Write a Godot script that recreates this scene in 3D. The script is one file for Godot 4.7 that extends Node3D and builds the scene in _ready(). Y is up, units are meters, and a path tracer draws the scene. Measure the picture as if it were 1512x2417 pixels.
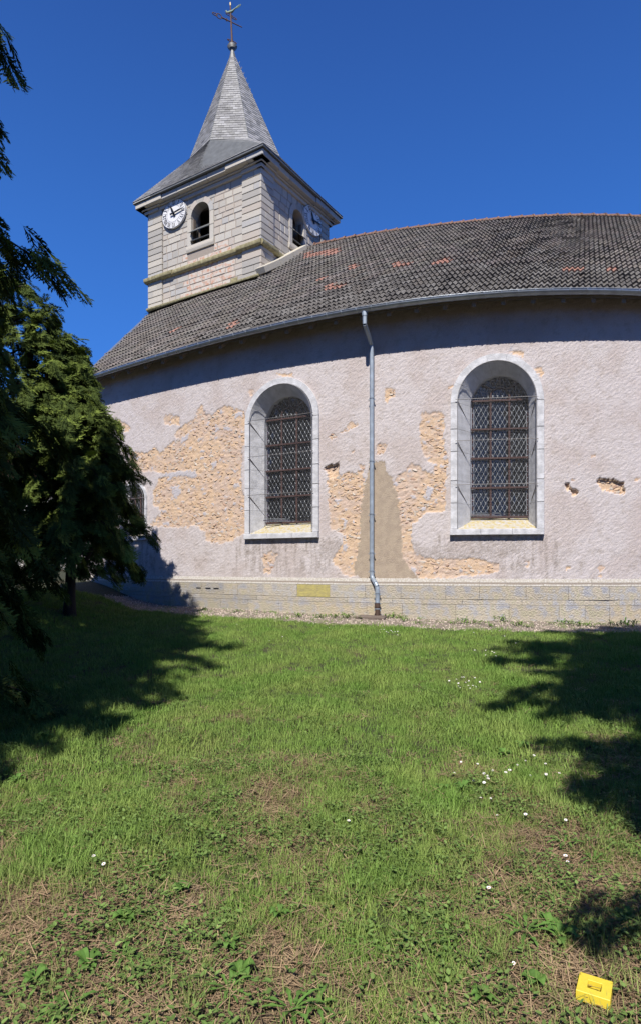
extends Node3D
# A village church seen across its lawn. Heights are metres; the eye stands EYE above the near grass.
# The nave is built along a gently bowed plan: nave(t, D, h) takes t metres along the long side (towards the tower),
# D metres in from the yard, h metres above eye level.

const EYE := 1.55
const FOCAL := 1430.0          # lens, in pixels of a 1512 x 2417 picture
const MIDX := 756.0
const HORIZON := 1337.0
const K := 0.43636             # where the nave faces, radians from straight ahead
const WALL := 11.4             # D of the rendered nave wall
const EAVE_D := 10.95
const EAVE_H := 4.97
const PITCH := 0.775
const RIDGE_D := 17.7

var rng := RandomNumberGenerator.new()
var M := {}
var taken := {}
var church: Node3D
var n1 := FastNoiseLite.new()
var n2 := FastNoiseLite.new()
var n3 := FastNoiseLite.new()
var n4 := FastNoiseLite.new()

# ---------------------------------------------------------------- geometry helpers
class Geo:
	var v := PackedVector3Array()
	var n := PackedVector3Array()
	var c := PackedColorArray()
	var uv := PackedVector2Array()
	var tint := Color.WHITE
	var coloured := false
	func tri(a: Vector3, b: Vector3, d: Vector3) -> void:
		var m := (d - a).cross(b - a)
		if m.length_squared() < 1e-16:
			return
		m = m.normalized()
		v.push_back(a); v.push_back(b); v.push_back(d)
		n.push_back(m); n.push_back(m); n.push_back(m)
		c.push_back(tint); c.push_back(tint); c.push_back(tint)
	func tri_out(a: Vector3, b: Vector3, d: Vector3, mid: Vector3) -> void:
		if (d - a).cross(b - a).dot((a + b + d) / 3.0 - mid) < 0.0:
			tri(a, d, b)
		else:
			tri(a, b, d)
	func quad_out(a: Vector3, b: Vector3, d: Vector3, e: Vector3, mid: Vector3) -> void:
		tri_out(a, b, d, mid)
		tri_out(a, d, e, mid)
	func quad(a: Vector3, b: Vector3, d: Vector3, e: Vector3) -> void:
		tri(a, b, d)
		tri(a, d, e)
	# block with chamfered front edges: eight corners, front four first (front = towards f)
	func box(mid: Vector3, x: Vector3, y: Vector3, z: Vector3, ch := 0.0) -> void:
		if ch <= 0.0:
			var p := []
			for k in 8:
				p.append(mid + x * (1 if k & 1 else -1) + y * (1 if k & 2 else -1) + z * (1 if k & 4 else -1))
			for q in [[0, 1, 3, 2], [4, 5, 7, 6], [0, 1, 5, 4], [2, 3, 7, 6], [0, 2, 6, 4], [1, 3, 7, 5]]:
				quad_out(p[q[0]], p[q[1]], p[q[2]], p[q[3]], mid)
			return
		var lx := x.length(); var ly := y.length(); var lz := z.length()
		var cx := x.normalized() * minf(ch, lx * 0.45); var cy := y.normalized() * minf(ch, ly * 0.45); var cz := z.normalized() * minf(ch, lz * 0.45)
		var faces := [[x, y, z, cy, cz], [y, z, x, cz, cx], [z, x, y, cx, cy]]
		for f in faces:
			for s in [-1.0, 1.0]:
				var o: Vector3 = mid + f[0] * s
				var u: Vector3 = f[1] - f[3]
				var w: Vector3 = f[2] - f[4]
				quad_out(o + u + w, o - u + w, o - u - w, o + u - w, mid)
		# edges
		var ax := [[x, cx], [y, cy], [z, cz]]
		for k in 3:
			var a: Array = ax[k]; var b: Array = ax[(k + 1) % 3]; var d: Array = ax[(k + 2) % 3]
			for s1 in [-1.0, 1.0]:
				for s2 in [-1.0, 1.0]:
					var e: Vector3 = a[0] - a[1]
					var p1: Vector3 = mid + b[0] * s1 + (d[0] - d[1]) * s2
					var p2: Vector3 = mid + (b[0] - b[1]) * s1 + d[0] * s2
					quad_out(p1 + e, p1 - e, p2 - e, p2 + e, mid)
		for s1 in [-1.0, 1.0]:
			for s2 in [-1.0, 1.0]:
				for s3 in [-1.0, 1.0]:
					tri_out(mid + x * s1 + (y - cy) * s2 + (z - cz) * s3, mid + (x - cx) * s1 + y * s2 + (z - cz) * s3, mid + (x - cx) * s1 + (y - cy) * s2 + z * s3, mid)
	func bar(a: Vector3, b: Vector3, r: float, sides := 6, r2 := -1.0) -> void:
		var d := (b - a).normalized()
		var s := d.cross(Vector3.UP if absf(d.y) < 0.9 else Vector3.RIGHT).normalized()
		var w := d.cross(s)
		if r2 < 0.0:
			r2 = r
		for k in sides:
			var t0 := TAU * k / sides; var t1 := TAU * (k + 1) / sides
			var o0 := s * cos(t0) + w * sin(t0); var o1 := s * cos(t1) + w * sin(t1)
			var q := [a + o0 * r, a + o1 * r, b + o1 * r2, b + o0 * r2]
			var at := v.size()
			quad_out(q[0], q[1], q[2], q[3], (a + b) * 0.5)
			tri_out(a, q[0], q[1], (a + b) * 0.5)
			tri_out(b, q[2], q[3], (a + b) * 0.5)
			for i in range(at, mini(at + 6, v.size())):   # round sides
				var rel := v[i] - a
				rel -= d * rel.dot(d)
				if rel.length_squared() > 1e-12:
					n[i] = rel.normalized()
	func tube(path: Array, r, sides := 8) -> void:
		for k in path.size() - 1:
			var r0: float = r[k] if r is Array else r
			var r1: float = r[k + 1] if r is Array else r
			bar(path[k], path[k + 1], r0, sides, r1)
	func mesh() -> ArrayMesh:
		var a := []
		a.resize(Mesh.ARRAY_MAX)
		a[Mesh.ARRAY_VERTEX] = v
		a[Mesh.ARRAY_NORMAL] = n
		if coloured:
			a[Mesh.ARRAY_COLOR] = c
		if uv.size() == v.size():
			a[Mesh.ARRAY_TEX_UV] = uv
		var m := ArrayMesh.new()
		m.add_surface_from_arrays(Mesh.PRIMITIVE_TRIANGLES, a)
		return m

func numbered(called: String) -> String:
	var k: int = taken.get(called, -1) + 1
	taken[called] = k
	return called if k == 0 else "%s_%03d" % [called, k]

func thing(called: String, label: String, category: String, at: Vector3, group := "") -> Node3D:
	var o := Node3D.new()
	o.name = numbered(called)
	add_child(o)
	o.position = at
	tag(o, label, category, group)
	return o

func tag(o: Node, label: String, category: String, group := "", kind := "") -> void:
	if label: o.set_meta("label", label)
	if category: o.set_meta("category", category)
	if group: o.set_meta("group", group)
	if kind: o.set_meta("kind", kind)

func node(called: String, parent: Node3D) -> Node3D:
	var o := Node3D.new()
	o.name = called
	parent.add_child(o, true)
	return o

func part(g: Geo, called: String, material: Material, parent: Node3D) -> MeshInstance3D:
	var o := MeshInstance3D.new()
	o.name = called if parent != self else numbered(called)
	parent.add_child(o, true)
	var off := parent.global_position if parent != self else Vector3.ZERO
	if off != Vector3.ZERO:
		for k in g.v.size():
			g.v[k] -= off
	o.mesh = g.mesh()
	o.material_override = material
	return o

func piece(mesh: Mesh, called: String, material: Material, parent: Node3D, at: Transform3D) -> MeshInstance3D:
	var o := MeshInstance3D.new()
	o.name = called
	o.mesh = mesh
	o.material_override = material
	parent.add_child(o, true)
	at.origin -= parent.global_position
	o.transform = at
	return o

func copies(mesh: Mesh, called: String, material: Material, parent: Node3D, places: Array, tints: Array) -> MultiMeshInstance3D:
	var mm := MultiMesh.new()
	mm.transform_format = MultiMesh.TRANSFORM_3D
	mm.use_colors = tints.size() > 0
	mm.mesh = mesh
	mm.instance_count = places.size()
	var off := parent.global_position if parent != self else Vector3.ZERO
	for k in places.size():
		var x: Transform3D = places[k]
		x.origin -= off
		mm.set_instance_transform(k, x)
		if tints.size() > 0:
			mm.set_instance_color(k, tints[k])
	var o := MultiMeshInstance3D.new()
	o.name = called if parent != self else numbered(called)
	o.multimesh = mm
	o.material_override = material
	parent.add_child(o, true)
	o.set_meta("kind", "stuff")
	return o

# ---------------------------------------------------------------- places
func nave(t: float, D: float, h: float) -> Vector3:
	var th := atan2(t, D)
	var r := sqrt(t * t + D * D)
	return Vector3(r * (K - th), EYE + h, -r)

func on_wall(u: float, v: float) -> Vector2:      # picture point -> (t, h) on the rendered wall
	var th := (1380.0 - u) / FOCAL
	return Vector2(WALL * tan(th), (HORIZON - v) / FOCAL * WALL / cos(th))

func smooth(a: float, b: float, x: float) -> float:
	var k := clampf((x - a) / (b - a), 0.0, 1.0)
	return k * k * (3.0 - 2.0 * k)

func ground(x: float, d: float) -> float:          # height of the earth, d metres ahead
	var far := maxf(d, 2.0)
	var th := clampf(K - x / far, -1.2, 1.2)
	var D := far * cos(th)
	var t := far * sin(th)
	var y := 0.5 * clampf((D - 2.0) / 9.3, 0.0, 1.0) + 0.013 * clampf(t, -6.0, 14.0) * clampf((D - 2.0) / 9.3, 0.0, 1.0)
	y += 0.5 * smooth(-3.9, -6.4, x) * smooth(7.5, 12.0, d)
	y += (1.42 - y) * smooth(15.0, 27.0, d)
	y += n2.get_noise_2d(x * 30.0, d * 30.0) * 0.025
	return y

func on_ground(u: float, v: float) -> Vector3:
	var d := 6.0
	for k in 40:
		var x := (u - MIDX) / FOCAL * d
		d = lerpf(d, clampf((EYE - ground(x, d)) * FOCAL / maxf(v - HORIZON, 4.0), 1.0, 40.0), 0.6)
	var xx := (u - MIDX) / FOCAL * d
	return Vector3(xx, ground(xx, d), -d)

# ---------------------------------------------------------------- materials
func noise_tex(freq: float, lo: Color, hi: Color, normal := false, strength := 4.0, type := FastNoiseLite.TYPE_SIMPLEX_SMOOTH, oct := 4, seed := 1, tight := 0.0) -> NoiseTexture2D:
	var t := NoiseTexture2D.new()
	t.width = 512
	t.height = 512
	t.seamless = true
	var n := FastNoiseLite.new()
	n.noise_type = type
	n.frequency = freq
	n.fractal_octaves = oct
	n.seed = seed
	t.noise = n
	if normal:
		t.as_normal_map = true
		t.bump_strength = strength
	else:
		var g := Gradient.new()
		g.set_color(0, lo)
		g.set_color(1, hi)
		g.set_offset(0, tight)
		g.set_offset(1, 1.0 - tight)
		t.color_ramp = g
	return t

func mat(lin: Color, rough := 0.9, tex: Texture2D = null, scale := 1.0, normal: Texture2D = null, nscale := 1.0, metal := 0.0) -> StandardMaterial3D:
	var m := StandardMaterial3D.new()
	m.albedo_color = lin.linear_to_srgb()
	m.roughness = rough
	m.metallic = metal
	m.uv1_triplanar = true
	m.uv1_world_triplanar = true
	m.uv1_scale = Vector3.ONE * scale
	if tex:
		m.albedo_texture = tex
	if normal:
		m.normal_enabled = true
		m.normal_texture = normal
		m.normal_scale = nscale
	return m

func tinted(m: StandardMaterial3D) -> StandardMaterial3D:
	m.vertex_color_use_as_albedo = true
	return m

func grey(a: float) -> Color:
	return Color(a, a, a)

func make_materials() -> void:
	var grain := noise_tex(0.05, grey(0.84), grey(1.0), false, 0, FastNoiseLite.TYPE_SIMPLEX_SMOOTH, 5, 3)
	var blot := noise_tex(0.012, grey(0.76), grey(1.0), false, 0, FastNoiseLite.TYPE_SIMPLEX_SMOOTH, 5, 4)
	var rough_n := noise_tex(0.06, grey(0), grey(1), true, 8.0, FastNoiseLite.TYPE_SIMPLEX_SMOOTH, 4, 5)
	var fine_n := noise_tex(0.15, grey(0), grey(1), true, 5.0, FastNoiseLite.TYPE_SIMPLEX_SMOOTH, 3, 6)
	M.render = tinted(mat(Color.WHITE, 0.95, grain, 1.6, rough_n, 0.9))
	M.render.specular_mode = 0
	M.render.metallic_specular = 0.2
	M.dressed = mat(Color(0.60, 0.605, 0.635), 0.85, noise_tex(0.012, grey(0.85), grey(1.0), false, 0, FastNoiseLite.TYPE_SIMPLEX_SMOOTH, 5, 31, 0.2), 0.9, rough_n, 0.25)
	M.sill = mat(Color.WHITE, 0.9, noise_tex(0.02, Color(0.71, 0.65, 0.44), Color(0.73, 0.72, 0.71), false, 0, FastNoiseLite.TYPE_SIMPLEX_SMOOTH, 4, 11, 0.33), 0.9, fine_n, 0.4)
	var tones := [Color(0.50, 0.47, 0.42), Color(0.56, 0.53, 0.475), Color(0.43, 0.41, 0.375), Color(0.58, 0.54, 0.47), Color(0.48, 0.47, 0.45), Color(0.53, 0.475, 0.41)]
	M.stone = []
	for c in tones:
		M.stone.append(mat(c, 0.9, grain, 1.7, rough_n, 0.55))
	M.rust_stone = mat(Color(0.55, 0.475, 0.42), 0.9, noise_tex(0.007, Color(0.95, 0.76, 0.66), Color(0.98, 1, 1), false, 0, FastNoiseLite.TYPE_SIMPLEX_SMOOTH, 5, 18, 0.30), 1.7, rough_n, 0.5)
	M.rust_stone.albedo_texture.color_ramp.offsets = PackedFloat32Array([0.30, 0.47])
	M.pink_stone = mat(Color(0.53, 0.475, 0.42), 0.9, grain, 1.7, rough_n, 0.5)
	M.lichen = mat(Color(0.45, 0.425, 0.30), 0.92, noise_tex(0.02, Color(0.62, 0.58, 0.5), Color(1, 1, 0.92), false, 0, FastNoiseLite.TYPE_SIMPLEX_SMOOTH, 5, 12), 0.9, rough_n, 0.6)
	M.coping = mat(Color(0.56, 0.52, 0.43), 0.92, grain, 1.3, rough_n, 0.6)
	M.mortar = mat(Color(0.36, 0.31, 0.265), 0.95, grain, 1.5, rough_n, 0.6)
	# plinth: one weathered surface of grey, cream and ochre stains that runs on from block to block
	var stain := noise_tex(0.008, grey(0), grey(1), false, 0, FastNoiseLite.TYPE_SIMPLEX_SMOOTH, 6, 40)
	stain.color_ramp = Gradient.new()
	stain.color_ramp.offsets = PackedFloat32Array([0.22, 0.38, 0.5, 0.6, 0.72])
	stain.color_ramp.colors = PackedColorArray([Color(0.30, 0.30, 0.325).linear_to_srgb(), Color(0.40, 0.39, 0.385).linear_to_srgb(), Color(0.36, 0.325, 0.265).linear_to_srgb(), Color(0.46, 0.405, 0.335).linear_to_srgb(), Color(0.385, 0.355, 0.265).linear_to_srgb()])
	M.plinth = []
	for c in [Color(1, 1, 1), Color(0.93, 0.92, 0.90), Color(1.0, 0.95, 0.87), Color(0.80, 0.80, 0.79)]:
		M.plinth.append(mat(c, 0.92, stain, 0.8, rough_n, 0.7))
	M.plinth_top = mat(Color(0.92, 0.92, 0.92), 0.92, noise_tex(0.05, Color(0.30, 0.27, 0.22).linear_to_srgb(), Color(0.50, 0.49, 0.475).linear_to_srgb(), false, 0, FastNoiseLite.TYPE_SIMPLEX_SMOOTH, 6, 46, 0.22), 0.8, rough_n, 0.8)
	M.lichen_block = mat(Color(0.46, 0.40, 0.16), 0.92, noise_tex(0.02, Color(0.8, 0.8, 0.9), Color(1, 1, 0.9), false, 0, FastNoiseLite.TYPE_SIMPLEX_SMOOTH, 5, 52), 1.0, rough_n, 0.5)
	var tilegrain := noise_tex(0.05, grey(0.45), grey(1.0), false, 0, FastNoiseLite.TYPE_SIMPLEX_SMOOTH, 5, 14)
	M.tile_mass = tinted(mat(Color.WHITE, 0.85, tilegrain, 2.2, rough_n, 0.5))
	M.tile = []
	for c in [Color(0.21, 0.195, 0.18), Color(0.25, 0.235, 0.22), Color(0.17, 0.157, 0.148), Color(0.30, 0.285, 0.27), Color(0.225, 0.20, 0.18)]:
		M.tile.append(mat(c, 0.85, tilegrain, 2.2, rough_n, 0.5))
	M.new_tile = mat(Color(0.36, 0.195, 0.15), 0.8, grain, 1.8, rough_n, 0.4)
	M.ridge_tile = mat(Color(0.30, 0.165, 0.115), 0.8, noise_tex(0.02, grey(0.5), grey(1.0), false, 0, FastNoiseLite.TYPE_SIMPLEX_SMOOTH, 4, 15), 1.2, rough_n, 0.4)
	M.slate_mass = tinted(mat(Color.WHITE, 0.5, grain, 2.0, fine_n, 0.3))
	M.slate = []
	for c in [Color(0.26, 0.265, 0.28), Color(0.33, 0.335, 0.345), Color(0.22, 0.225, 0.23), Color(0.40, 0.40, 0.41), Color(0.29, 0.29, 0.285)]:
		M.slate.append(mat(c, 0.5, grain, 2.0, fine_n, 0.3))
	M.lead = mat(Color(0.19, 0.20, 0.20), 0.55, blot, 0.8, fine_n, 0.2, 0.3)
	M.zinc = mat(Color(0.42, 0.47, 0.53), 0.42, blot, 0.8, fine_n, 0.1, 0.75)
	M.pipe = mat(Color(0.40, 0.47, 0.55), 0.45, blot, 0.8, fine_n, 0.1, 0.3)
	M.iron = mat(Color(0.10, 0.062, 0.045), 0.75, grain, 2.5, fine_n, 0.5, 0.2)
	M.rod = mat(Color(0.27, 0.26, 0.26), 0.6, grain, 2.0, null, 1.0, 0.4)
	M.wire = mat(Color(0.30, 0.30, 0.31), 0.6, null, 1.0, null, 1.0, 0.4)
	M.frame = mat(Color(0.06, 0.022, 0.018), 0.7, grain, 2.5, fine_n, 0.5)
	M.came = mat(Color(0.40, 0.43, 0.47), 0.55, null, 1.0, null, 1.0, 0.4)
	M.glass = StandardMaterial3D.new()
	M.glass.albedo_color = Color(0.07, 0.08, 0.10, 0.75)
	M.glass.roughness = 0.06
	M.glass.transparency = BaseMaterial3D.TRANSPARENCY_ALPHA
	M.red_glass = StandardMaterial3D.new()
	M.red_glass.albedo_color = Color(0.22, 0.04, 0.04, 0.75)
	M.red_glass.roughness = 0.08
	M.red_glass.transparency = BaseMaterial3D.TRANSPARENCY_ALPHA
	M.dark_wood = mat(Color(0.16, 0.13, 0.105), 0.85, grain, 2.0, rough_n, 0.4)
	M.soffit = mat(Color(0.32, 0.26, 0.20), 0.9, grain, 2.0, rough_n, 0.4)
	M.inside = mat(Color(0.30, 0.28, 0.26), 0.95, grain, 1.0)
	M.enamel = mat(Color(0.78, 0.78, 0.78), 0.4, blot, 0.6)
	M.enamel.albedo_texture = noise_tex(0.02, grey(0.93), grey(1.0))
	M.black = mat(Color(0.012, 0.012, 0.014), 0.5)
	M.gold = mat(Color(0.55, 0.45, 0.28), 0.5, grain, 2.0, null, 1.0, 0.4)
	M.verdigris = mat(Color(0.24, 0.34, 0.26), 0.7, grain, 3.0)
	M.cross = mat(Color(0.25, 0.17, 0.14), 0.75, noise_tex(0.03, Color(0.4, 0.32, 0.3), Color(1, 1, 1), false, 0, FastNoiseLite.TYPE_SIMPLEX_SMOOTH, 4, 17), 4.0, fine_n, 0.4, 0.2)
	M.earth = tinted(mat(Color.WHITE, 0.97, noise_tex(0.06, grey(0.45), grey(1.0), false, 0, FastNoiseLite.TYPE_SIMPLEX_SMOOTH, 5, 20), 1.1, rough_n, 1.2))
	M.gravel = mat(Color(0.42, 0.345, 0.28), 0.97, noise_tex(0.08, grey(0.5), grey(1.0), false, 0, FastNoiseLite.TYPE_CELLULAR, 3, 21), 1.3, rough_n, 1.3)
	M.pebble = tinted(mat(Color.WHITE, 0.95))
	M.leaf = tinted(mat(Color.WHITE, 0.7))
	M.leaf.metallic_specular = 0.3
	M.leaf.backlight_enabled = true
	M.leaf.backlight = Color(0.10, 0.16, 0.03).linear_to_srgb()
	M.straw = tinted(mat(Color.WHITE, 0.8))
	M.frond = tinted(mat(Color.WHITE, 0.8))
	M.frond.metallic_specular = 0.2
	M.frond.backlight_enabled = true
	M.frond.backlight = Color(0.035, 0.055, 0.012).linear_to_srgb()
	M.bark = mat(Color(0.085, 0.06, 0.045), 0.95, noise_tex(0.05, grey(0.4), grey(1.0), false, 0, FastNoiseLite.TYPE_SIMPLEX_SMOOTH, 5, 22), 2.0, rough_n, 1.5)
	M.petal = mat(Color(0.78, 0.76, 0.80), 0.7)
	M.flower_eye = mat(Color(0.60, 0.40, 0.04), 0.8)
	M.yellow = mat(Color(0.74, 0.58, 0.05), 0.4, noise_tex(0.012, grey(0.93), grey(1.0)), 6.0)
	M.leaf_plain = mat(Color(0.09, 0.16, 0.04), 0.7)
	M.slab = mat(Color(0.19, 0.15, 0.125), 0.92, blot, 1.5, rough_n, 0.7)
	M.house = mat(Color(0.62, 0.61, 0.60), 0.9, blot, 0.3)
	M.shutter = mat(Color(0.18, 0.12, 0.08), 0.8)
	M.pane = mat(Color(0.05, 0.06, 0.07), 0.1)

# ---------------------------------------------------------------- start
func _ready() -> void:
	rng.seed = 7
	n1.seed = 1; n1.frequency = 0.02
	n2.seed = 2; n2.frequency = 0.02
	n3.seed = 3; n3.frequency = 0.02; n3.noise_type = FastNoiseLite.TYPE_CELLULAR
	n4.seed = 4; n4.frequency = 0.02; n4.noise_type = FastNoiseLite.TYPE_CELLULAR; n4.cellular_return_type = FastNoiseLite.RETURN_CELL_VALUE
	var cam := Camera3D.new()
	cam.name = "camera"
	cam.projection = Camera3D.PROJECTION_FRUSTUM
	cam.near = 0.1
	cam.far = 900.0
	cam.size = 0.1 * 2417.0 / FOCAL
	cam.frustum_offset = Vector2(0, 0.1 * (HORIZON - 1208.5) / FOCAL)
	cam.position = Vector3(0, EYE, 0)
	add_child(cam)
	cam.current = true
	var env := Environment.new()
	env.background_mode = Environment.BG_SKY
	var sky := ProceduralSkyMaterial.new()
	sky.sky_top_color = Color(0.0114, 0.0333, 0.166).linear_to_srgb()
	sky.sky_horizon_color = Color(0.063, 0.267, 0.85).linear_to_srgb()
	sky.sky_curve = 0.4
	sky.ground_bottom_color = Color(0.10, 0.12, 0.08)
	sky.ground_horizon_color = Color(0.2, 0.25, 0.2)
	env.sky = Sky.new()
	env.sky.sky_material = sky
	env.tonemap_mode = Environment.TONE_MAPPER_LINEAR
	env.tonemap_exposure = 1.35
	env.sdfgi_enabled = true
	env.ssao_enabled = true
	env.ssil_enabled = true
	var we := WorldEnvironment.new()
	we.environment = env
	add_child(we)
	var sun := DirectionalLight3D.new()
	sun.name = "sun"
	sun.light_energy = 1.6
	sun.light_color = Color(1.0, 0.975, 0.94)
	sun.light_angular_distance = 0.5
	sun.shadow_enabled = true
	add_child(sun)
	var az := deg_to_rad(11.0)
	var el := deg_to_rad(50.0)
	sun.look_at_from_position(Vector3.ZERO, Vector3(sin(az) * cos(el), -sin(el), -cos(az) * cos(el)))

	make_materials()
	make_ground()
	church = thing("church", "stone church with slated spire, clock tower and long peeling rendered nave", "church", nave(4.0, 14.0, -1.0))
	make_wall()
	make_plinth()
	make_windows()
	make_roof()
	make_gutter()
	make_tower()
	make_spire()
	make_house()
	make_trees()
	make_lawn_life()
	make_small_things()

# ---------------------------------------------------------------- ground
func make_ground() -> void:
	var xs := []
	var ds := []
	for k in range(-100, 101):
		xs.append(k * 0.09)
	for e in [10.0, 11.5, 13.5, 17.0, 24.0, 40.0, 80.0, 200.0, 500.0]:
		xs.append(e)
		xs.push_front(-e)
	for e in [-400.0, -100.0, -40.0, -15.0, -7.0, -4.0, -2.0]:
		ds.append(e)
	for k in 132:
		ds.append(-0.5 + k * 0.1)
	for k in 30:
		ds.append(12.8 + k * 0.5)
	for e in [29.0, 33.0, 40.0, 60.0, 120.0, 300.0, 800.0]:
		ds.append(e)
	var a := []
	a.resize(Mesh.ARRAY_MAX)
	var v := PackedVector3Array()
	var c := PackedColorArray()
	var idx := PackedInt32Array()
	for d in ds:
		for x in xs:
			v.push_back(Vector3(x, ground(x, d), -d))
			var dry := smooth(-0.15, 0.35, bare(x, d))
			c.push_back(Color(0.075, 0.085, 0.028).lerp(Color(0.20, 0.145, 0.085), dry))
	var w := xs.size()
	for j in ds.size() - 1:
		for i in w - 1:
			var p := j * w + i
			idx.append_array([p, p + w, p + 1, p + 1, p + w, p + w + 1])
	a[Mesh.ARRAY_VERTEX] = v
	a[Mesh.ARRAY_COLOR] = c
	a[Mesh.ARRAY_INDEX] = idx
	var st := SurfaceTool.new()
	st.create_from_arrays(a)
	st.generate_normals()
	var o := MeshInstance3D.new()
	o.name = "lawn"
	o.mesh = st.commit()
	o.material_override = M.earth
	add_child(o)
	tag(o, "green and straw coloured lawn in front of the church", "lawn", "", "structure")
	# gravel strip along the wall
	var g := Geo.new()
	var prev := []
	for i in 200:
		var t := -6.5 + i * 0.085
		var row := []
		for j in 10:
			var edge := strip_edge(t)
			var D := lerpf(edge, 11.36, j / 9.0)
			var p := nave(t, D, 0)
			p.y = ground(p.x, -p.z) + (0.006 if j > 0 else -0.02) + n1.get_noise_2d(t * 200.0, D * 200.0) * 0.006
			row.append(p)
		if prev:
			for j in 9:
				g.quad_out(prev[j], row[j], row[j + 1], prev[j + 1], Vector3(0, -50, -10))
		prev = row
	var s := part(g, "gravel_path", M.gravel, self)
	tag(s, "strip of pale earth and gravel along the foot of the church wall", "path", "", "structure")

func strip_edge(t: float) -> float:
	return 10.12 + n1.get_noise_1d(t * 60.0) * 0.16 + n2.get_noise_1d(t * 260.0) * 0.07

func bare(x: float, d: float) -> float:      # where the turf is thin and straw shows, mostly close by
	return n1.get_noise_2d(x * 26.0 + 40.0, d * 26.0) * 0.75 + n2.get_noise_2d(x * 90.0, d * 90.0) * 0.3 + 0.36 * smooth(4.2, 2.2, d) - 0.30 * smooth(3.6, 5.5, d)

# ---------------------------------------------------------------- rendered wall
var patches := []
func crop(list: Array, ox: float, oy: float, k: float) -> PackedVector2Array:
	var p := PackedVector2Array()
	for i in range(0, list.size(), 2):
		p.push_back(Vector2(ox + list[i] * k, oy + list[i + 1] * k))
	return p

func add_patch(kind: int, p: PackedVector2Array) -> void:
	var r := Rect2(p[0], Vector2.ZERO)
	for q in p:
		r = r.expand(q)
	patches.append({"kind": kind, "poly": p, "box": r.grow(10)})

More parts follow.
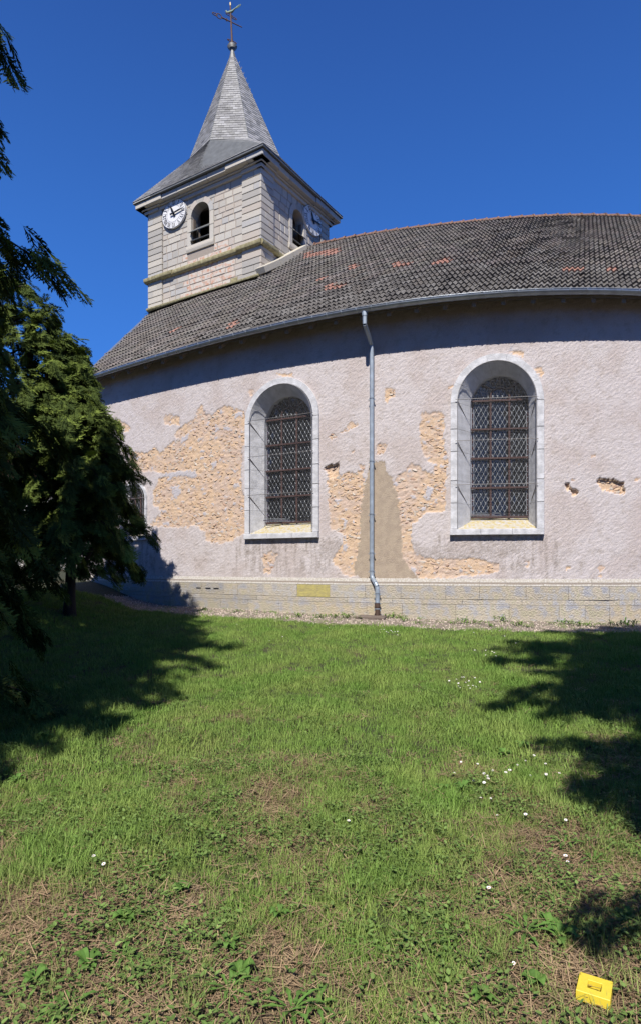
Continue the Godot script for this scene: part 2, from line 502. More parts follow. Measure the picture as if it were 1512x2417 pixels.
func make_patches() -> void:
	# outlines of fallen render (1), grey repair (2), deep holes (3), render left standing (4), dirty render (5)
	var A := [177.0, 767.0, 0.3902]
	var big := [765, 480, 790, 540, 830, 545, 870, 505, 905, 488, 960, 500, 1012, 522, 1034, 560, 1034, 700, 1008, 760, 1008, 1000, 1028, 1060, 1024, 1260, 960, 1300, 880, 1328, 805, 1310, 780, 1245, 720, 1215, 640, 1228, 545, 1222, 450, 1210, 470, 1180, 522, 1150, 505, 1110, 470, 1080, 475, 1010, 512, 932, 560, 905, 480, 880, 400, 892, 345, 872, 325, 835, 330, 790, 362, 765, 440, 775, 480, 740, 520, 768, 572, 722, 622, 700, 600, 660, 640, 622, 690, 590, 735, 560, 742, 510]
	add_patch(1, crop(big, A[0], A[1], A[2]))
	for p in [[540, 545, 570, 535, 640, 555, 630, 600, 575, 612, 545, 600], [220, 580, 270, 570, 340, 620, 320, 645, 250, 640], [205, 690, 250, 675, 262, 700, 225, 730], [1140, 1385, 1190, 1370, 1225, 1385, 1200, 1440, 1190, 1505, 1150, 1500, 1135, 1440]]:
		add_patch(1, crop(p, A[0], A[1], A[2]))
	for p in [[520, 905, 600, 885, 730, 880, 735, 925, 640, 915, 580, 925], [590, 990, 640, 965, 640, 1010, 600, 1060], [640, 680, 690, 660, 680, 700, 645, 710], [905, 615, 930, 612, 930, 640, 902, 640]]:
		add_patch(4, crop(p, A[0], A[1], A[2]))
	var B := [708.0, 1003.0, 0.2341]
	add_patch(1, crop([275, 490, 280, 700, 300, 980, 300, 1050, 400, 1080, 435, 1120, 430, 1190, 390, 1260, 310, 1340, 330, 1385, 420, 1460, 430, 1510, 560, 1530, 560, 1370, 600, 1250, 600, 1150, 620, 1000, 635, 800, 650, 570, 625, 500, 645, 400, 600, 410, 550, 490, 470, 480, 400, 515, 380, 480, 330, 470], B[0], B[1], B[2]))
	add_patch(1, crop([1210, -118, 1340, -125, 1440, -118, 1450, 240, 1490, 270, 1470, 450, 1460, 650, 1470, 700, 1440, 870, 1260, 890, 1180, 950, 1130, 1000, 1120, 1230, 1160, 1300, 1260, 1340, 1512, 1350, 1640, 1345, 1790, 1330, 1890, 1385, 2010, 1400, 2005, 1470, 1900, 1500, 1512, 1540, 1200, 1552, 1100, 1450, 1020, 1370, 1000, 1300, 1000, 1050, 970, 960, 985, 880, 950, 760, 940, 580, 980, 510, 1060, 470, 1110, 385, 1200, 420, 1290, 490, 1340, 500, 1350, 400, 1270, 350, 1210, 200, 1200, 60], B[0], B[1], B[2]))
	add_patch(2, crop([700, 350, 840, 365, 920, 560, 970, 700, 1000, 900, 1020, 1150, 1030, 1330, 1120, 1470, 1200, 1556, 600, 1556, 530, 1480, 570, 1350, 590, 1200, 610, 950, 640, 600, 690, 450], B[0], B[1], B[2]))
	for p in [[245, 415, 330, 405, 380, 370, 388, 430, 370, 480, 340, 540, 290, 545, 280, 490, 248, 450]]:
		add_patch(3, crop(p, B[0], B[1], B[2]))
	for p in [[460, 20, 500, -30, 590, -10, 570, 15, 490, 40, 450, 70, 390, 90], [285, 125, 320, 95, 365, 90, 360, 125, 300, 145], [765, 215, 820, 180, 868, 190, 850, 280, 800, 300, 762, 300], [850, -370, 950, -360, 960, -300, 880, -230, 850, -250], [515, 250, 550, 235, 545, 280, 520, 282]]:
		add_patch(1, crop(p, B[0], B[1], B[2]))
	for p in [[1270, 610, 1335, 615, 1340, 690, 1300, 740, 1265, 735], [1095, 720, 1150, 705, 1150, 740, 1110, 750]]:
		add_patch(4, crop(p, B[0], B[1], B[2]))
	for p in [[200, 1180, 410, 1150, 430, 1200, 330, 1350, 200, 1360], [1130, 1180, 1300, 1240, 1512, 1180, 1512, 1330, 1260, 1330, 1160, 1290], [1512, 1180, 2250, 1130, 2300, 1240, 2000, 1380, 1880, 1360, 1640, 1330, 1512, 1340]]:
		add_patch(5, crop(p, B[0], B[1], B[2]))
	var C := [1239.0, 1003.0, 0.1807]
	for p in [[900, 740, 970, 708, 1060, 718, 1160, 715, 1270, 750, 1312, 862, 1290, 905, 1100, 882, 1010, 862, 980, 800], [520, 760, 572, 758, 600, 820, 690, 860, 680, 900, 620, 932, 580, 900, 540, 840]]:
		add_patch(3, crop(p, C[0], C[1], C[2]))
	for p in [[670, 500, 700, 500, 720, 520, 700, 540], [1420, 690, 1470, 690, 1470, 725, 1425, 725], [935, 1840, 990, 1810, 1030, 1850, 1000, 1930, 940, 1920], [510, 1850, 600, 1835, 605, 1890, 540, 1905], [845, 385, 900, 395, 920, 430, 860, 430], [592, 715, 630, 715, 632, 735, 600, 735], [0, 1790, 50, 1790, 55, 1850, 10, 1860], [950, 1950, 1000, 1950, 990, 1990, 955, 1990]]:
		add_patch(1, crop(p, C[0], C[1], C[2]))
	var W := [1003.0, 767.0, 0.2341]
	for p in [[845, 225, 880, 225, 900, 262, 985, 275, 990, 330, 940, 310, 850, 285], [1095, 425, 1150, 440, 1190, 470, 1180, 515, 1130, 480], [220, 620, 265, 615, 260, 645, 225, 645]]:
		add_patch(1, crop(p, W[0], W[1], W[2]))
	var L := [531.0, 826.0, 0.2341]
	for p in [[240, 400, 280, 390, 300, 420, 260, 470, 235, 440], [500, 250, 560, 235, 690, 235, 690, 262, 560, 262]]:
		add_patch(1, crop(p, L[0], L[1], L[2]))

func patch_at(u: float, v: float) -> int:
	var q := Vector2(u, v)
	var k := 0
	for p in patches:
		if p.box.has_point(q) and Geometry2D.is_point_in_polygon(q, p.poly):
			k = p.kind
	return k

# windows: middle t, half width, foot, springing (h)
const WINDOWS := [[1.67, 0.9, 0.60, 3.14], [6.236, 0.9, 0.60, 3.14], [10.47, 0.45, 0.66, 1.72]]

func in_opening(t: float, h: float) -> bool:
	for w in WINDOWS:
		var r: float = w[1] - 0.065 * w[1] / 0.9
		var dx: float = absf(t - w[0])
		if dx < r and h > w[2] + 0.05:
			if h < w[3] or Vector2(dx, h - w[3]).length() < r:
				return true
	return false

func make_wall() -> void:
	make_patches()
	var step := 0.0215
	var t0 := -5.6
	var nt := int((12.24 - t0) / step)
	var h0 := -0.27
	var nh := int((5.22 - h0) / step)
	var v := PackedVector3Array()
	var c := PackedColorArray()
	var hole := PackedByteArray()
	for j in nh + 1:
		for i in nt + 1:
			var t := t0 + i * step
			var h := h0 + j * step
			var th := atan2(t, WALL)
			var u := 1380.0 - FOCAL * th
			var w := HORIZON - FOCAL * h * cos(th) / WALL
			var wu := u + n1.get_noise_2d(t * 190.0, h * 190.0) * 5.5 + n2.get_noise_2d(t * 620.0, h * 620.0) * 3.5 + n1.get_noise_2d(t * 1500.0, h * 1500.0) * 2.5
			var wv := w + n1.get_noise_2d(t * 190.0 + 500.0, h * 190.0) * 5.5 + n2.get_noise_2d(t * 620.0, h * 620.0 + 300.0) * 3.5
			var kind := patch_at(wu, wv) if t > -2.0 else 0
			# thrown render: short slanting ridges
			var a := t * 0.94 + h * 0.34
			var b := h * 0.94 - t * 0.34
			var cast := n1.get_noise_2d(a * 900.0, b * 1900.0) * 0.85 + n2.get_noise_2d(a * 420.0, b * 900.0) * 0.35
			var low := n1.get_noise_2d(t * 45.0, h * 45.0 + 90.0)
			var mid := n2.get_noise_2d(t * 240.0, h * 240.0)
			var speck := n2.get_noise_2d(t * 1300.0 + 50.0, h * 1300.0)
			var out := 0.0
			var col: Color
			if kind == 1 and n2.get_noise_2d(t * 150.0 + 300.0, h * 210.0) + mid * 0.35 > 0.42:
				kind = 4
			if kind == 1 or kind == 3:
				var rub := n1.get_noise_2d(t * 300.0, h * 640.0) * 0.5 + n2.get_noise_2d(t * 800.0, h * 1500.0) * 0.5
				var flake := n4.get_noise_2d(t * 430.0 + rub * 16.0, h * 900.0 + mid * 16.0)
				var chip := n4.get_noise_2d(t * 900.0 + mid * 10.0 + 700.0, h * 1700.0 + rub * 10.0)
				out = -0.016 + rub * 0.006 + flake * 0.010 + chip * 0.006
				col = Color(0.70, 0.515, 0.36).lerp(Color(0.63, 0.49, 0.40), smooth(-0.3, 0.4, low + mid * 0.6))
				col = col.lerp(Color(0.62, 0.54, 0.47), smooth(0.25, 0.6, n2.get_noise_2d(t * 330.0 + 77.0, h * 520.0)) * 0.8)
				col = col.lerp(Color(0.56, 0.41, 0.33), smooth(0.2, 0.9, chip) * 0.6)
				col = col.lerp(Color(0.66, 0.60, 0.55), smooth(0.55, 0.95, flake) * 0.7)
				if kind == 3:
					out -= 0.055
			elif kind == 2:
				out = -0.008 + cast * 0.0035
				col = Color(0.47, 0.385, 0.30).lerp(Color(0.41, 0.335, 0.265), smooth(-0.3, 0.4, mid))
			else:
				out = cast * 0.015
				col = Color(0.62, 0.57, 0.57).lerp(Color(0.57, 0.505, 0.49), smooth(-0.2, 0.45, low))
				col = col.lerp(Color(0.44, 0.385, 0.35), smooth(0.1, 0.6, mid + speck * 0.5) * 0.5)
				if kind == 4:
					out -= 0.006
					col = Color(0.56, 0.53, 0.56)
				# grime streaks washed down below the sills and above the plinth, broken up by the grain of the render
				var dirt := 0.0
				for q in WINDOWS:
					if absf(t - q[0]) < q[1] + 0.25 and h < q[2]:
						dirt = maxf(dirt, smooth(-0.2, 0.2, n1.get_noise_2d(t * 420.0, h * 45.0)) * smooth(-0.25, 0.25, h + 0.2))
				dirt = maxf(dirt, smooth(0.1, 0.4, n1.get_noise_2d(t * 90.0 + 33.0, h * 190.0)) * 0.6 * float(h < 0.35))
				if kind == 5:
					dirt = 0.85
				col = col.lerp(Color(0.33, 0.285, 0.26), dirt * clampf(0.5 + speck * 0.8 + mid * 0.4, 0.0, 0.85))
			v.push_back(nave(t, WALL - out, h))
			c.push_back(col)
			hole.push_back(1 if in_opening(t, h) else 0)
	var idx := PackedInt32Array()
	var w2 := nt + 1
	for j in nh:
		for i in nt:
			var p := j * w2 + i
			if hole[p] + hole[p + 1] + hole[p + w2] + hole[p + w2 + 1] == 4:
				continue
			idx.append_array([p, p + 1, p + w2, p + 1, p + w2 + 1, p + w2])
	var a := []
	a.resize(Mesh.ARRAY_MAX)
	var off := church.global_position
	for k in v.size():
		v[k] -= off
	a[Mesh.ARRAY_VERTEX] = v
	a[Mesh.ARRAY_COLOR] = c
	a[Mesh.ARRAY_INDEX] = idx
	var st := SurfaceTool.new()
	st.create_from_arrays(a)
	st.generate_normals()
	var o := MeshInstance3D.new()
	o.name = "nave_wall"
	o.mesh = st.commit()
	o.material_override = M.render
	church.add_child(o)
	o.set_meta("label", "pale rendered wall peeling to orange rubble")
	# loose flakes of stone and mortar standing out where the render has fallen
	var fg := Geo.new()
	fg.coloured = true
	var rim := []
	var radii := [1.0, 0.82, 1.1, 0.9, 1.15, 0.78, 0.95]
	for k in 7:
		var an := TAU * k / 7.0
		rim.append(Vector3(cos(an) * 0.05 * radii[k], sin(an) * 0.024 * radii[(k * 3) % 7], 0))
	for k in 7:
		var p0: Vector3 = rim[k]; var p1: Vector3 = rim[(k + 1) % 7]
		fg.tri_out(Vector3(0.004, 0.002, 0.010), p0 * 0.86 + Vector3(0, 0, 0.009), p1 * 0.86 + Vector3(0, 0, 0.008), Vector3(0, 0, -1))
		fg.quad_out(p0 * 0.86 + Vector3(0, 0, 0.009), p1 * 0.86 + Vector3(0, 0, 0.008), p1 + Vector3(0, 0, -0.012), p0 + Vector3(0, 0, -0.012), Vector3(0, 0, -0.02))
	var fx := []
	var fc := []
	var tries := 0
	while fx.size() < 1350 and tries < 60000:
		tries += 1
		var t := rng.randf_range(-1.2, 11.0)
		var h := rng.randf_range(-0.15, 3.6)
		var th := atan2(t, WALL)
		var kind := patch_at(1380.0 - FOCAL * th, HORIZON - FOCAL * h * cos(th) / WALL)
		if not (kind == 1 or kind == 3) or in_opening(t, h):
			continue
		if n1.get_noise_2d(t * 60.0, h * 60.0) + rng.randf_range(-0.5, 0.5) < -0.15:
			continue
		var ex := (nave(t - 0.05, WALL, h) - nave(t + 0.05, WALL, h)).normalized()
		var b := Basis(ex, Vector3.UP, ex.cross(Vector3.UP))
		b = b * Basis(Vector3(0, 0, 1), rng.randfn() * 0.35) * Basis.from_euler(Vector3(rng.randf_range(-0.30, 0.12), rng.randfn() * 0.14, 0))
		var sc := rng.randf_range(0.45, 1.25)
		fx.append(Transform3D(b.scaled_local(Vector3(sc * rng.randf_range(0.8, 1.3), sc, rng.randf_range(0.4, 1.0))), nave(t, WALL + (0.016 if kind == 1 else 0.067), h)))
		var pick := rng.randf()
		var base := Color(0.66, 0.48, 0.33) if pick < 0.5 else Color(0.60, 0.45, 0.36) if pick < 0.75 else Color(0.62, 0.55, 0.48) if pick < 0.93 else Color(0.50, 0.34, 0.26)
		fc.append(base * rng.randf_range(0.88, 1.1))
	copies(fg.mesh(), "stone_flakes", M.render, church, fx, fc)
	# the masonry behind it, so that the nave is a closed room
	var g := Geo.new()
	var ends := [[-5.6, -5.6], [12.22, 12.22]]
	for e in ends:
		var q := []
		for D in [WALL, 24.0]:
			q.append(nave(e[0], D, -1.4))
			q.append(nave(e[0], D, 5.2))
		g.quad(q[0], q[1], q[3], q[2])
		g.tri(q[1], nave(e[0], RIDGE_D, EAVE_H + PITCH * (RIDGE_D - EAVE_D) - 0.1), q[3])
	for i in 30:
		var ta := lerpf(-5.6, 12.22, i / 30.0); var tb := lerpf(-5.6, 12.22, (i + 1) / 30.0)
		g.quad(nave(ta, 24.0, -1.4), nave(ta, 24.0, 5.3), nave(tb, 24.0, 5.3), nave(tb, 24.0, -1.4))
	part(g, "back_wall", M.inside, church)

# ---------------------------------------------------------------- plinth
func nave_block(g: Geo, ta: float, tb: float, ha: float, hb: float, Df: float, Db: float, ch: float, slope := 0.0) -> void:
	# a block between two t, two h; its front at Df (top front edge set back by slope)
	var c := Vector3(ch, ch, ch)
	var mid := nave((ta + tb) / 2, (Df + Db) / 2 + slope * 0.5, (ha + hb) / 2)
	var f := [nave(ta + ch, Df, ha + ch), nave(tb - ch, Df, ha + ch), nave(tb - ch, Df + slope, hb - ch), nave(ta + ch, Df + slope, hb - ch)]
	var e := [nave(ta, Df + ch, ha), nave(tb, Df + ch, ha), nave(tb, Df + ch + slope, hb), nave(ta, Df + ch + slope, hb)]
	var b := [nave(ta, Db, ha), nave(tb, Db, ha), nave(tb, Db, hb), nave(ta, Db, hb)]
	g.quad_out(f[0], f[1], f[2], f[3], mid)
	for k in 4:
		var l := (k + 1) % 4
		g.quad_out(f[k], f[l], e[l], e[k], mid)
		g.quad_out(e[k], e[l], b[l], b[k], mid)

func make_plinth() -> void:
	var pl := node("plinth", church)
	var core := Geo.new()
	nave_strip(core, -5.6, 12.24, -1.6, -0.30, 11.30)
	part(core, "mortar", M.mortar, pl)
	var rows := [[-0.372, -0.235, 0.62, 11.27, 0.12], [-0.628, -0.376, 0.60, 11.26, 0.0], [-0.725, -0.632, 0.85, 11.262, 0.0], [-1.45, -0.729, 0.72, 11.255, 0.0]]
	for r in rows:
		var t := -5.6
		while t < 12.2:
			var w: float = r[2] * rng.randf_range(0.6, 1.6)
			var tb := minf(t + w, 12.24)
			var g := Geo.new()
			var j := rng.randf_range(-0.004, 0.004)
			nave_block(g, t + 0.0015, tb - 0.0015, r[0], r[1], r[3] + j, WALL + 0.01, 0.005, r[4])
			var m: Material = M.plinth[rng.randi() % 2] if r[4] == 0.0 else M.plinth_top
			var tm := (t + tb) / 2
			if r[1] == -0.376 and tm > 5.1 and tm < 5.7:
				m = M.lichen_block
			if r[1] == -0.729 and rng.randf() < 0.55:
				m = M.plinth[2]
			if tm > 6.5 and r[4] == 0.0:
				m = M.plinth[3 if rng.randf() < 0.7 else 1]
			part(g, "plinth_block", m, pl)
			t = tb
	# three slots for air low down near the tower
	for u in [478.0, 500.0, 519.0]:
		var p := on_wall(u, 1393.0)
		var g := Geo.new()
		nave_block(g, p.x - 0.07, p.x + 0.07, -0.50, -0.485, 11.245, 11.262, 0.002)
		part(g, "air_slot", M.black, pl)

func nave_strip(g: Geo, ta: float, tb: float, ha: float, hb: float, D: float) -> void:
	var n := int(absf(tb - ta) / 0.25) + 1
	for i in n:
		var a := lerpf(ta, tb, float(i) / n); var b := lerpf(ta, tb, float(i + 1) / n)
		g.quad_out(nave(a, D, ha), nave(b, D, ha), nave(b, D, hb), nave(a, D, hb), nave((a + b) / 2, D + 2.0, (ha + hb) / 2))

# ---------------------------------------------------------------- windows
func outline(R: float, foot: float, spring: float, n: int) -> PackedVector2Array:   # from foot on the +t side over the arch
	var p := PackedVector2Array()
	p.push_back(Vector2(R, foot))
	for k in n + 1:
		var a := PI * k / n
		p.push_back(Vector2(R * cos(a), spring + R * sin(a)))
	p.push_back(Vector2(-R, foot))
	return p

func make_windows() -> void:
	for wi in WINDOWS.size():
		var W: Array = WINDOWS[wi]
		var tm: float = W[0]
		var s: float = W[1] / 0.9
		var foot: float = W[2]
		var spring: float = W[3]
		var win := node("window", church)
		var R0: float = W[1]
		var R1 := 0.763 * s
		var R2 := 0.575 * s
		var Df := 11.345
		var D2 := WALL + 0.27 * s
		var D3 := WALL + 0.41 * s
		# surround: jamb stones and voussoirs, each with its own face, reveal and back reveal
		var cuts := []
		var hcuts := []
		var nj := 5 if s > 0.7 else 3
		for k in nj + 1:
			hcuts.append(lerpf(foot + 0.117, spring, float(k) / nj) + (rng.randf_range(-0.05, 0.05) if k > 0 and k < nj else 0.0))
		for side in [1.0, -1.0]:
			for k in nj:
				var g := Geo.new()
				var ha: float = hcuts[k] + 0.002; var hb: float = hcuts[k + 1] - 0.002
				window_stone(g, tm, side, [[R0, ha], [R0, hb], [R1, hb], [R1, ha]], [[R2, hb], [R2, ha]], Df + rng.randf_range(-0.003, 0.003), D2, D3)
				part(g, "surround_stone", M.dressed, win)
		var nv := 7
		for k in nv:
			var g := Geo.new()
			var sub := 4
			for q in sub:
				var a0 := PI * (k + (q + 0.0) / sub) / nv + (0.002 if q == 0 else 0.0)
				var a1 := PI * (k + (q + 1.0) / sub) / nv - (0.002 if q == sub - 1 else 0.0)
				arch_stone(g, tm, spring, a0, a1, R0, R1, R2, Df, D2, D3, q == 0, q == sub - 1)
			part(g, "surround_stone", M.dressed, win)
		# foot course of the surround, in three stones
		for k in 3:
			var g := Geo.new()
			nave_block(g, tm - R0 + R0 * 2.0 * k / 3.0 + 0.002, tm - R0 + R0 * 2.0 * (k + 1) / 3.0 - 0.002, foot, foot + 0.113, Df - 0.045, WALL + 0.1, 0.006)
			part(g, "surround_stone", M.dressed, win)
		# sloping sill, stained yellow
		var gs := Geo.new()
		var sf := foot + 0.116
		var sb := foot + 0.345 * s
		var q4 := [nave(tm - R1, Df + 0.01, sf), nave(tm + R1, Df + 0.01, sf), nave(tm + R2, D3, sb), nave(tm - R2, D3, sb)]
		gs.quad(q4[0], q4[1], q4[2], q4[3])
		part(gs, "sill", M.sill, win)
		if gs.n[0].y < 0:
			pass
		# iron frame bars
		var Dg := D3 - 0.05
		var bars := [3.25, 2.69, 2.12, 1.54, 0.965] if s > 0.7 else [1.75, 1.32, 0.89]
		for h in bars:
			var g := Geo.new()
			g.box(nave(tm, Dg - 0.02, h), (nave(tm + R2, Dg, h) - nave(tm - R2, Dg, h)) * 0.5, Vector3(0, 0.018, 0), (nave(tm, Dg + 0.04, h) - nave(tm, Dg, h)) * 0.5, 0.003)
			part(g, "frame_bar", M.frame, win)
		for sx in [-0.185 * s, 0.185 * s]:
			var g := Geo.new()
			var hb2: float = bars[-1]
			var ht: float = spring + 0.22 * s
			g.box(nave(tm + sx, Dg - 0.008, (ht + hb2) / 2), Vector3(0.018, 0, 0), Vector3(0, (ht - hb2) / 2, 0), Vector3(0, 0, 0.016), 0.003)
			part(g, "frame_bar", M.frame, win)
		var arc := Geo.new()
		var ah := spring + 0.22 * s
		var ar := 0.185 * s
		for k in 6:
			var a0 := PI * k / 6.0; var a1 := PI * (k + 1) / 6.0
			arc.bar(nave(tm + ar * cos(a0), Dg, ah + ar * 0.75 * sin(a0)), nave(tm + ar * cos(a1), Dg, ah + ar * 0.75 * sin(a1)), 0.018, 6)
		part(arc, "frame_arch", M.frame, win)
		for ang in [50.0, 90.0, 130.0]:
			var ra := deg_to_rad(ang)
			var g := Geo.new()
			g.bar(nave(tm + ar * cos(ra), Dg, ah + ar * 0.75 * sin(ra)), nave(tm + R2 * cos(ra), Dg, spring + R2 * sin(ra)), 0.017, 6)
			part(g, "frame_bar", M.frame, win)
		# leaded glass: diamonds between lead cames, a border of small oblongs
		var dw := 0.094; var dh := 0.168
		var foot_g: float = bars[-1] + 0.02
		var place := []
		var inside := func(x: float, h: float, m: float) -> bool:
			if absf(x) > R2 - m - 0.055 or h < foot_g + m + 0.055:
				return false
			return h < spring or Vector2(x, h - spring).length() < R2 - m - 0.03
		var came := Geo.new()
		for i in range(-14, 15):
			for j in range(0, 44):
				if (i + j) % 2 != 0:
					continue
				var x := i * dw / 2.0
				var h := foot_g + j * dh / 2.0
				if inside.call(x, h, 0.0):
					place.append(Vector2(x, h))
				for e in [Vector2(dw / 2, dh / 2), Vector2(-dw / 2, dh / 2)]:
					var a := Vector2(x - e.x / 2 - (e.x) / 2 + e.x / 2, h - dh / 2)
					a = Vector2(x, h - dh / 2)
					var b: Vector2 = a + e
					if inside.call(a.x, a.y, -0.02) and inside.call(b.x, b.y, -0.02):
						came.box(nave(tm + (a.x + b.x) / 2, D3 - 0.03, (a.y + b.y) / 2), (nave(tm + b.x, D3 - 0.03, b.y) - nave(tm + a.x, D3 - 0.03, a.y)) * 0.5, Vector3(0.0042, 0, 0), Vector3(0, 0, 0.004))
		for sx in [-1.0, 1.0]:
			for off in [0.008, 0.05]:
				came.box(nave(tm + sx * (R2 - off), D3 - 0.03, (foot_g + spring) / 2), Vector3(0.004, 0, 0), Vector3(0, (spring - foot_g) / 2, 0), Vector3(0, 0, 0.004))
			for k in 20:
				var h := lerpf(foot_g, spring, k / 20.0)
				came.box(nave(tm + sx * (R2 - 0.029), D3 - 0.03, h), Vector3(0.02, 0, 0), Vector3(0, 0.004, 0), Vector3(0, 0, 0.004))
		for k in 3:
			came.box(nave(tm, D3 - 0.03, foot_g + 0.01 + k * 0.027), Vector3(R2, 0, 0), Vector3(0, 0.003, 0), Vector3(0, 0, 0.004))
		for k in 14:
			var x := lerpf(-R2, R2, (k + 0.5) / 14.0)
			came.box(nave(tm + x, D3 - 0.03, foot_g + 0.024), Vector3(0.003, 0, 0), Vector3(0, 0.014, 0), Vector3(0, 0, 0.004))
		part(came, "lead_came", M.came, win)
		var dm := Geo.new()
		var hx := dw / 2; var hy := dh / 2
		dm.quad(Vector3(-hx, 0, 0), Vector3(0, hy, 0), Vector3(hx, 0, 0), Vector3(0, -hy, 0))
		var dmesh := dm.mesh()
		var rest := Geo.new()
		for k in place.size():
			var p: Vector2 = place[k]
			var at := Transform3D(Basis.from_euler(Vector3(rng.randfn() * 0.035, K * 0.4 + rng.randfn() * 0.035, 0)), nave(tm + p.x, D3 - 0.03, p.y))
			if wi < 2 and k < 150:
				piece(dmesh, "pane", M.glass, win, at)
			else:
				rest.quad(at * Vector3(-hx, 0, 0), at * Vector3(0, hy, 0), at * Vector3(hx, 0, 0), at * Vector3(0, -hy, 0))
		if rest.v.size():
			part(rest, "small_panes", M.glass, win).set_meta("kind", "stuff")
		var edge := Geo.new()
		for sx in [-1.0, 1.0]:
			edge.box(nave(tm + sx * (R2 - 0.03), D3 - 0.028, (foot_g + spring) / 2), Vector3(0.02, 0, 0), Vector3(0, (spring - foot_g) / 2, 0), Vector3(0, 0, 0.0015))
		edge.box(nave(tm, D3 - 0.028, foot_g + 0.024), Vector3(R2, 0, 0), Vector3(0, 0.014, 0), Vector3(0, 0, 0.0015))
		part(edge, "border_glass", M.red_glass, win)
		# guard: a rim, cross rods on stays, and a wire net
		var rim := Geo.new()
		var ol := outline(R1 - 0.01, foot + 0.10, spring, 18)
		for k in ol.size():
			var a := ol[k]; var b := ol[(k + 1) % ol.size()]
			rim.bar(nave(tm + a.x, Df - 0.03, a.y), nave(tm + b.x, Df - 0.03, b.y), 0.006, 5)
		part(rim, "guard_rim", M.rod, win)
		var rods := [3.19, 2.40, 1.56] if s > 0.7 else [1.72, 1.15]
		for h in rods:
			var g := Geo.new()
			g.bar(nave(tm - R1 - 0.03, Df - 0.035, h), nave(tm + R1 + 0.03, Df - 0.035, h), 0.0065, 5)
			part(g, "guard_rod", M.rod, win)
			for sx in [-1.0, 1.0]:
				var st := Geo.new()
				st.bar(nave(tm + sx * (R1 - 0.01), Df - 0.03, h - 0.02), nave(tm + sx * (R2 + 0.02), D2, h - 0.40 * s), 0.007, 5)
				part(st, "stay", M.iron, win)
		var net := Geo.new()
		var pitch := 0.028
		var nn := int(R1 * 2 / pitch)
		for k in nn:
			var x := -R1 + (k + 0.5) * pitch
			var top := spring + sqrt(maxf(R1 * R1 - x * x, 0))
			net.bar(nave(tm + x, Df - 0.028, foot + 0.11), nave(tm + x, Df - 0.028, top), 0.0007, 3)
		var hh := foot + 0.12
		while hh < spring + R1:
			var x := R1 if hh < spring else sqrt(maxf(R1 * R1 - (hh - spring) * (hh - spring), 0))
			net.bar(nave(tm - x, Df - 0.028, hh), nave(tm + x, Df - 0.028, hh), 0.0007, 3)
			hh += pitch
		part(net, "wire_net", M.wire, win)

func window_stone(g: Geo, tm: float, side: float, face: Array, back: Array, Df: float, D2: float, D3: float) -> void:
	var P := func(x: float, D: float, h: float) -> Vector3: return nave(tm + side * x, D, h)
	var R0: float = face[0][0]; var R1: float = face[2][0]; var R2: float = back[0][0]
	var ha: float = face[0][1]; var hb: float = face[1][1]
	var mid: Vector3 = P.call((R0 + R1) / 2 + 0.1, (Df + D2) / 2, (ha + hb) / 2)
	var c := 0.006
	g.quad_out(P.call(R0 - c, Df, ha + c), P.call(R0 - c, Df, hb - c), P.call(R1 + c, Df, hb - c), P.call(R1 + c, Df, ha + c), mid)
	g.quad_out(P.call(R0, WALL + 0.05, ha), P.call(R0, WALL + 0.05, hb), P.call(R0 - c, Df, hb - c), P.call(R0 - c, Df, ha + c), mid)
	g.quad_out(P.call(R1 + c, Df, ha + c), P.call(R1 + c, Df, hb - c), P.call(R1, Df + c, hb), P.call(R1, Df + c, ha), mid)
	g.quad_out(P.call(R0, Df + 0.02, hb), P.call(R1, Df + 0.02, hb), P.call(R1 + c, Df, hb - c), P.call(R0 - c, Df, hb - c), mid)
	g.quad_out(P.call(R0, Df + 0.02, ha), P.call(R1, Df + 0.02, ha), P.call(R1 + c, Df, ha + c), P.call(R0 - c, Df, ha + c), mid)
	g.quad_out(P.call(R1, Df + c, ha), P.call(R1, Df + c, hb), P.call(R2, D2, hb), P.call(R2, D2, ha), P.call(R0 + 1.0, D2, (ha + hb) / 2))
	g.quad_out(P.call(R2, D2, ha), P.call(R2, D2, hb), P.call(R2, D3, hb), P.call(R2, D3, ha), P.call(R0 + 1.0, D2, (ha + hb) / 2))

func arch_stone(g: Geo, tm: float, spring: float, a0: float, a1: float, R0: float, R1: float, R2: float, Df: float, D2: float, D3: float, _first: bool, _last: bool) -> void:
	var P := func(R: float, a: float, D: float) -> Vector3: return nave(tm + R * cos(a), D, spring + R * sin(a))
	var am := (a0 + a1) / 2
	var mid: Vector3 = P.call(R0 + 1.0, am, (Df + D2) / 2)
	var c := 0.006
	var front: Vector3 = P.call((R0 + R1) / 2, am, Df + 1.0)
	g.quad_out(P.call(R0 - c, a0, Df), P.call(R0 - c, a1, Df), P.call(R1 + c, a1, Df), P.call(R1 + c, a0, Df), front)
	g.quad_out(P.call(R0 - c, a0, Df), P.call(R0 - c, a1, Df), P.call(R0, a1, WALL + 0.05), P.call(R0, a0, WALL + 0.05), P.call(0.0, am, Df))
	g.quad_out(P.call(R1 + c, a0, Df), P.call(R1 + c, a1, Df), P.call(R1, a1, Df + c), P.call(R1, a0, Df + c), mid)
	g.quad_out(P.call(R1, a0, Df + c), P.call(R1, a1, Df + c), P.call(R2, a1, D2), P.call(R2, a0, D2), mid)
	g.quad_out(P.call(R2, a0, D2), P.call(R2, a1, D2), P.call(R2, a1, D3), P.call(R2, a0, D3), mid)

# ---------------------------------------------------------------- roof
func roof_h(t: float, D: float) -> float:
	return EAVE_H + PITCH * (D - EAVE_D) + 0.16 * smooth(3.0, 9.0, t) * (D - EAVE_D) / (RIDGE_D - EAVE_D)

func roof_end(D: float) -> float:
	return 12.0 + 0.29 * (D - EAVE_D)

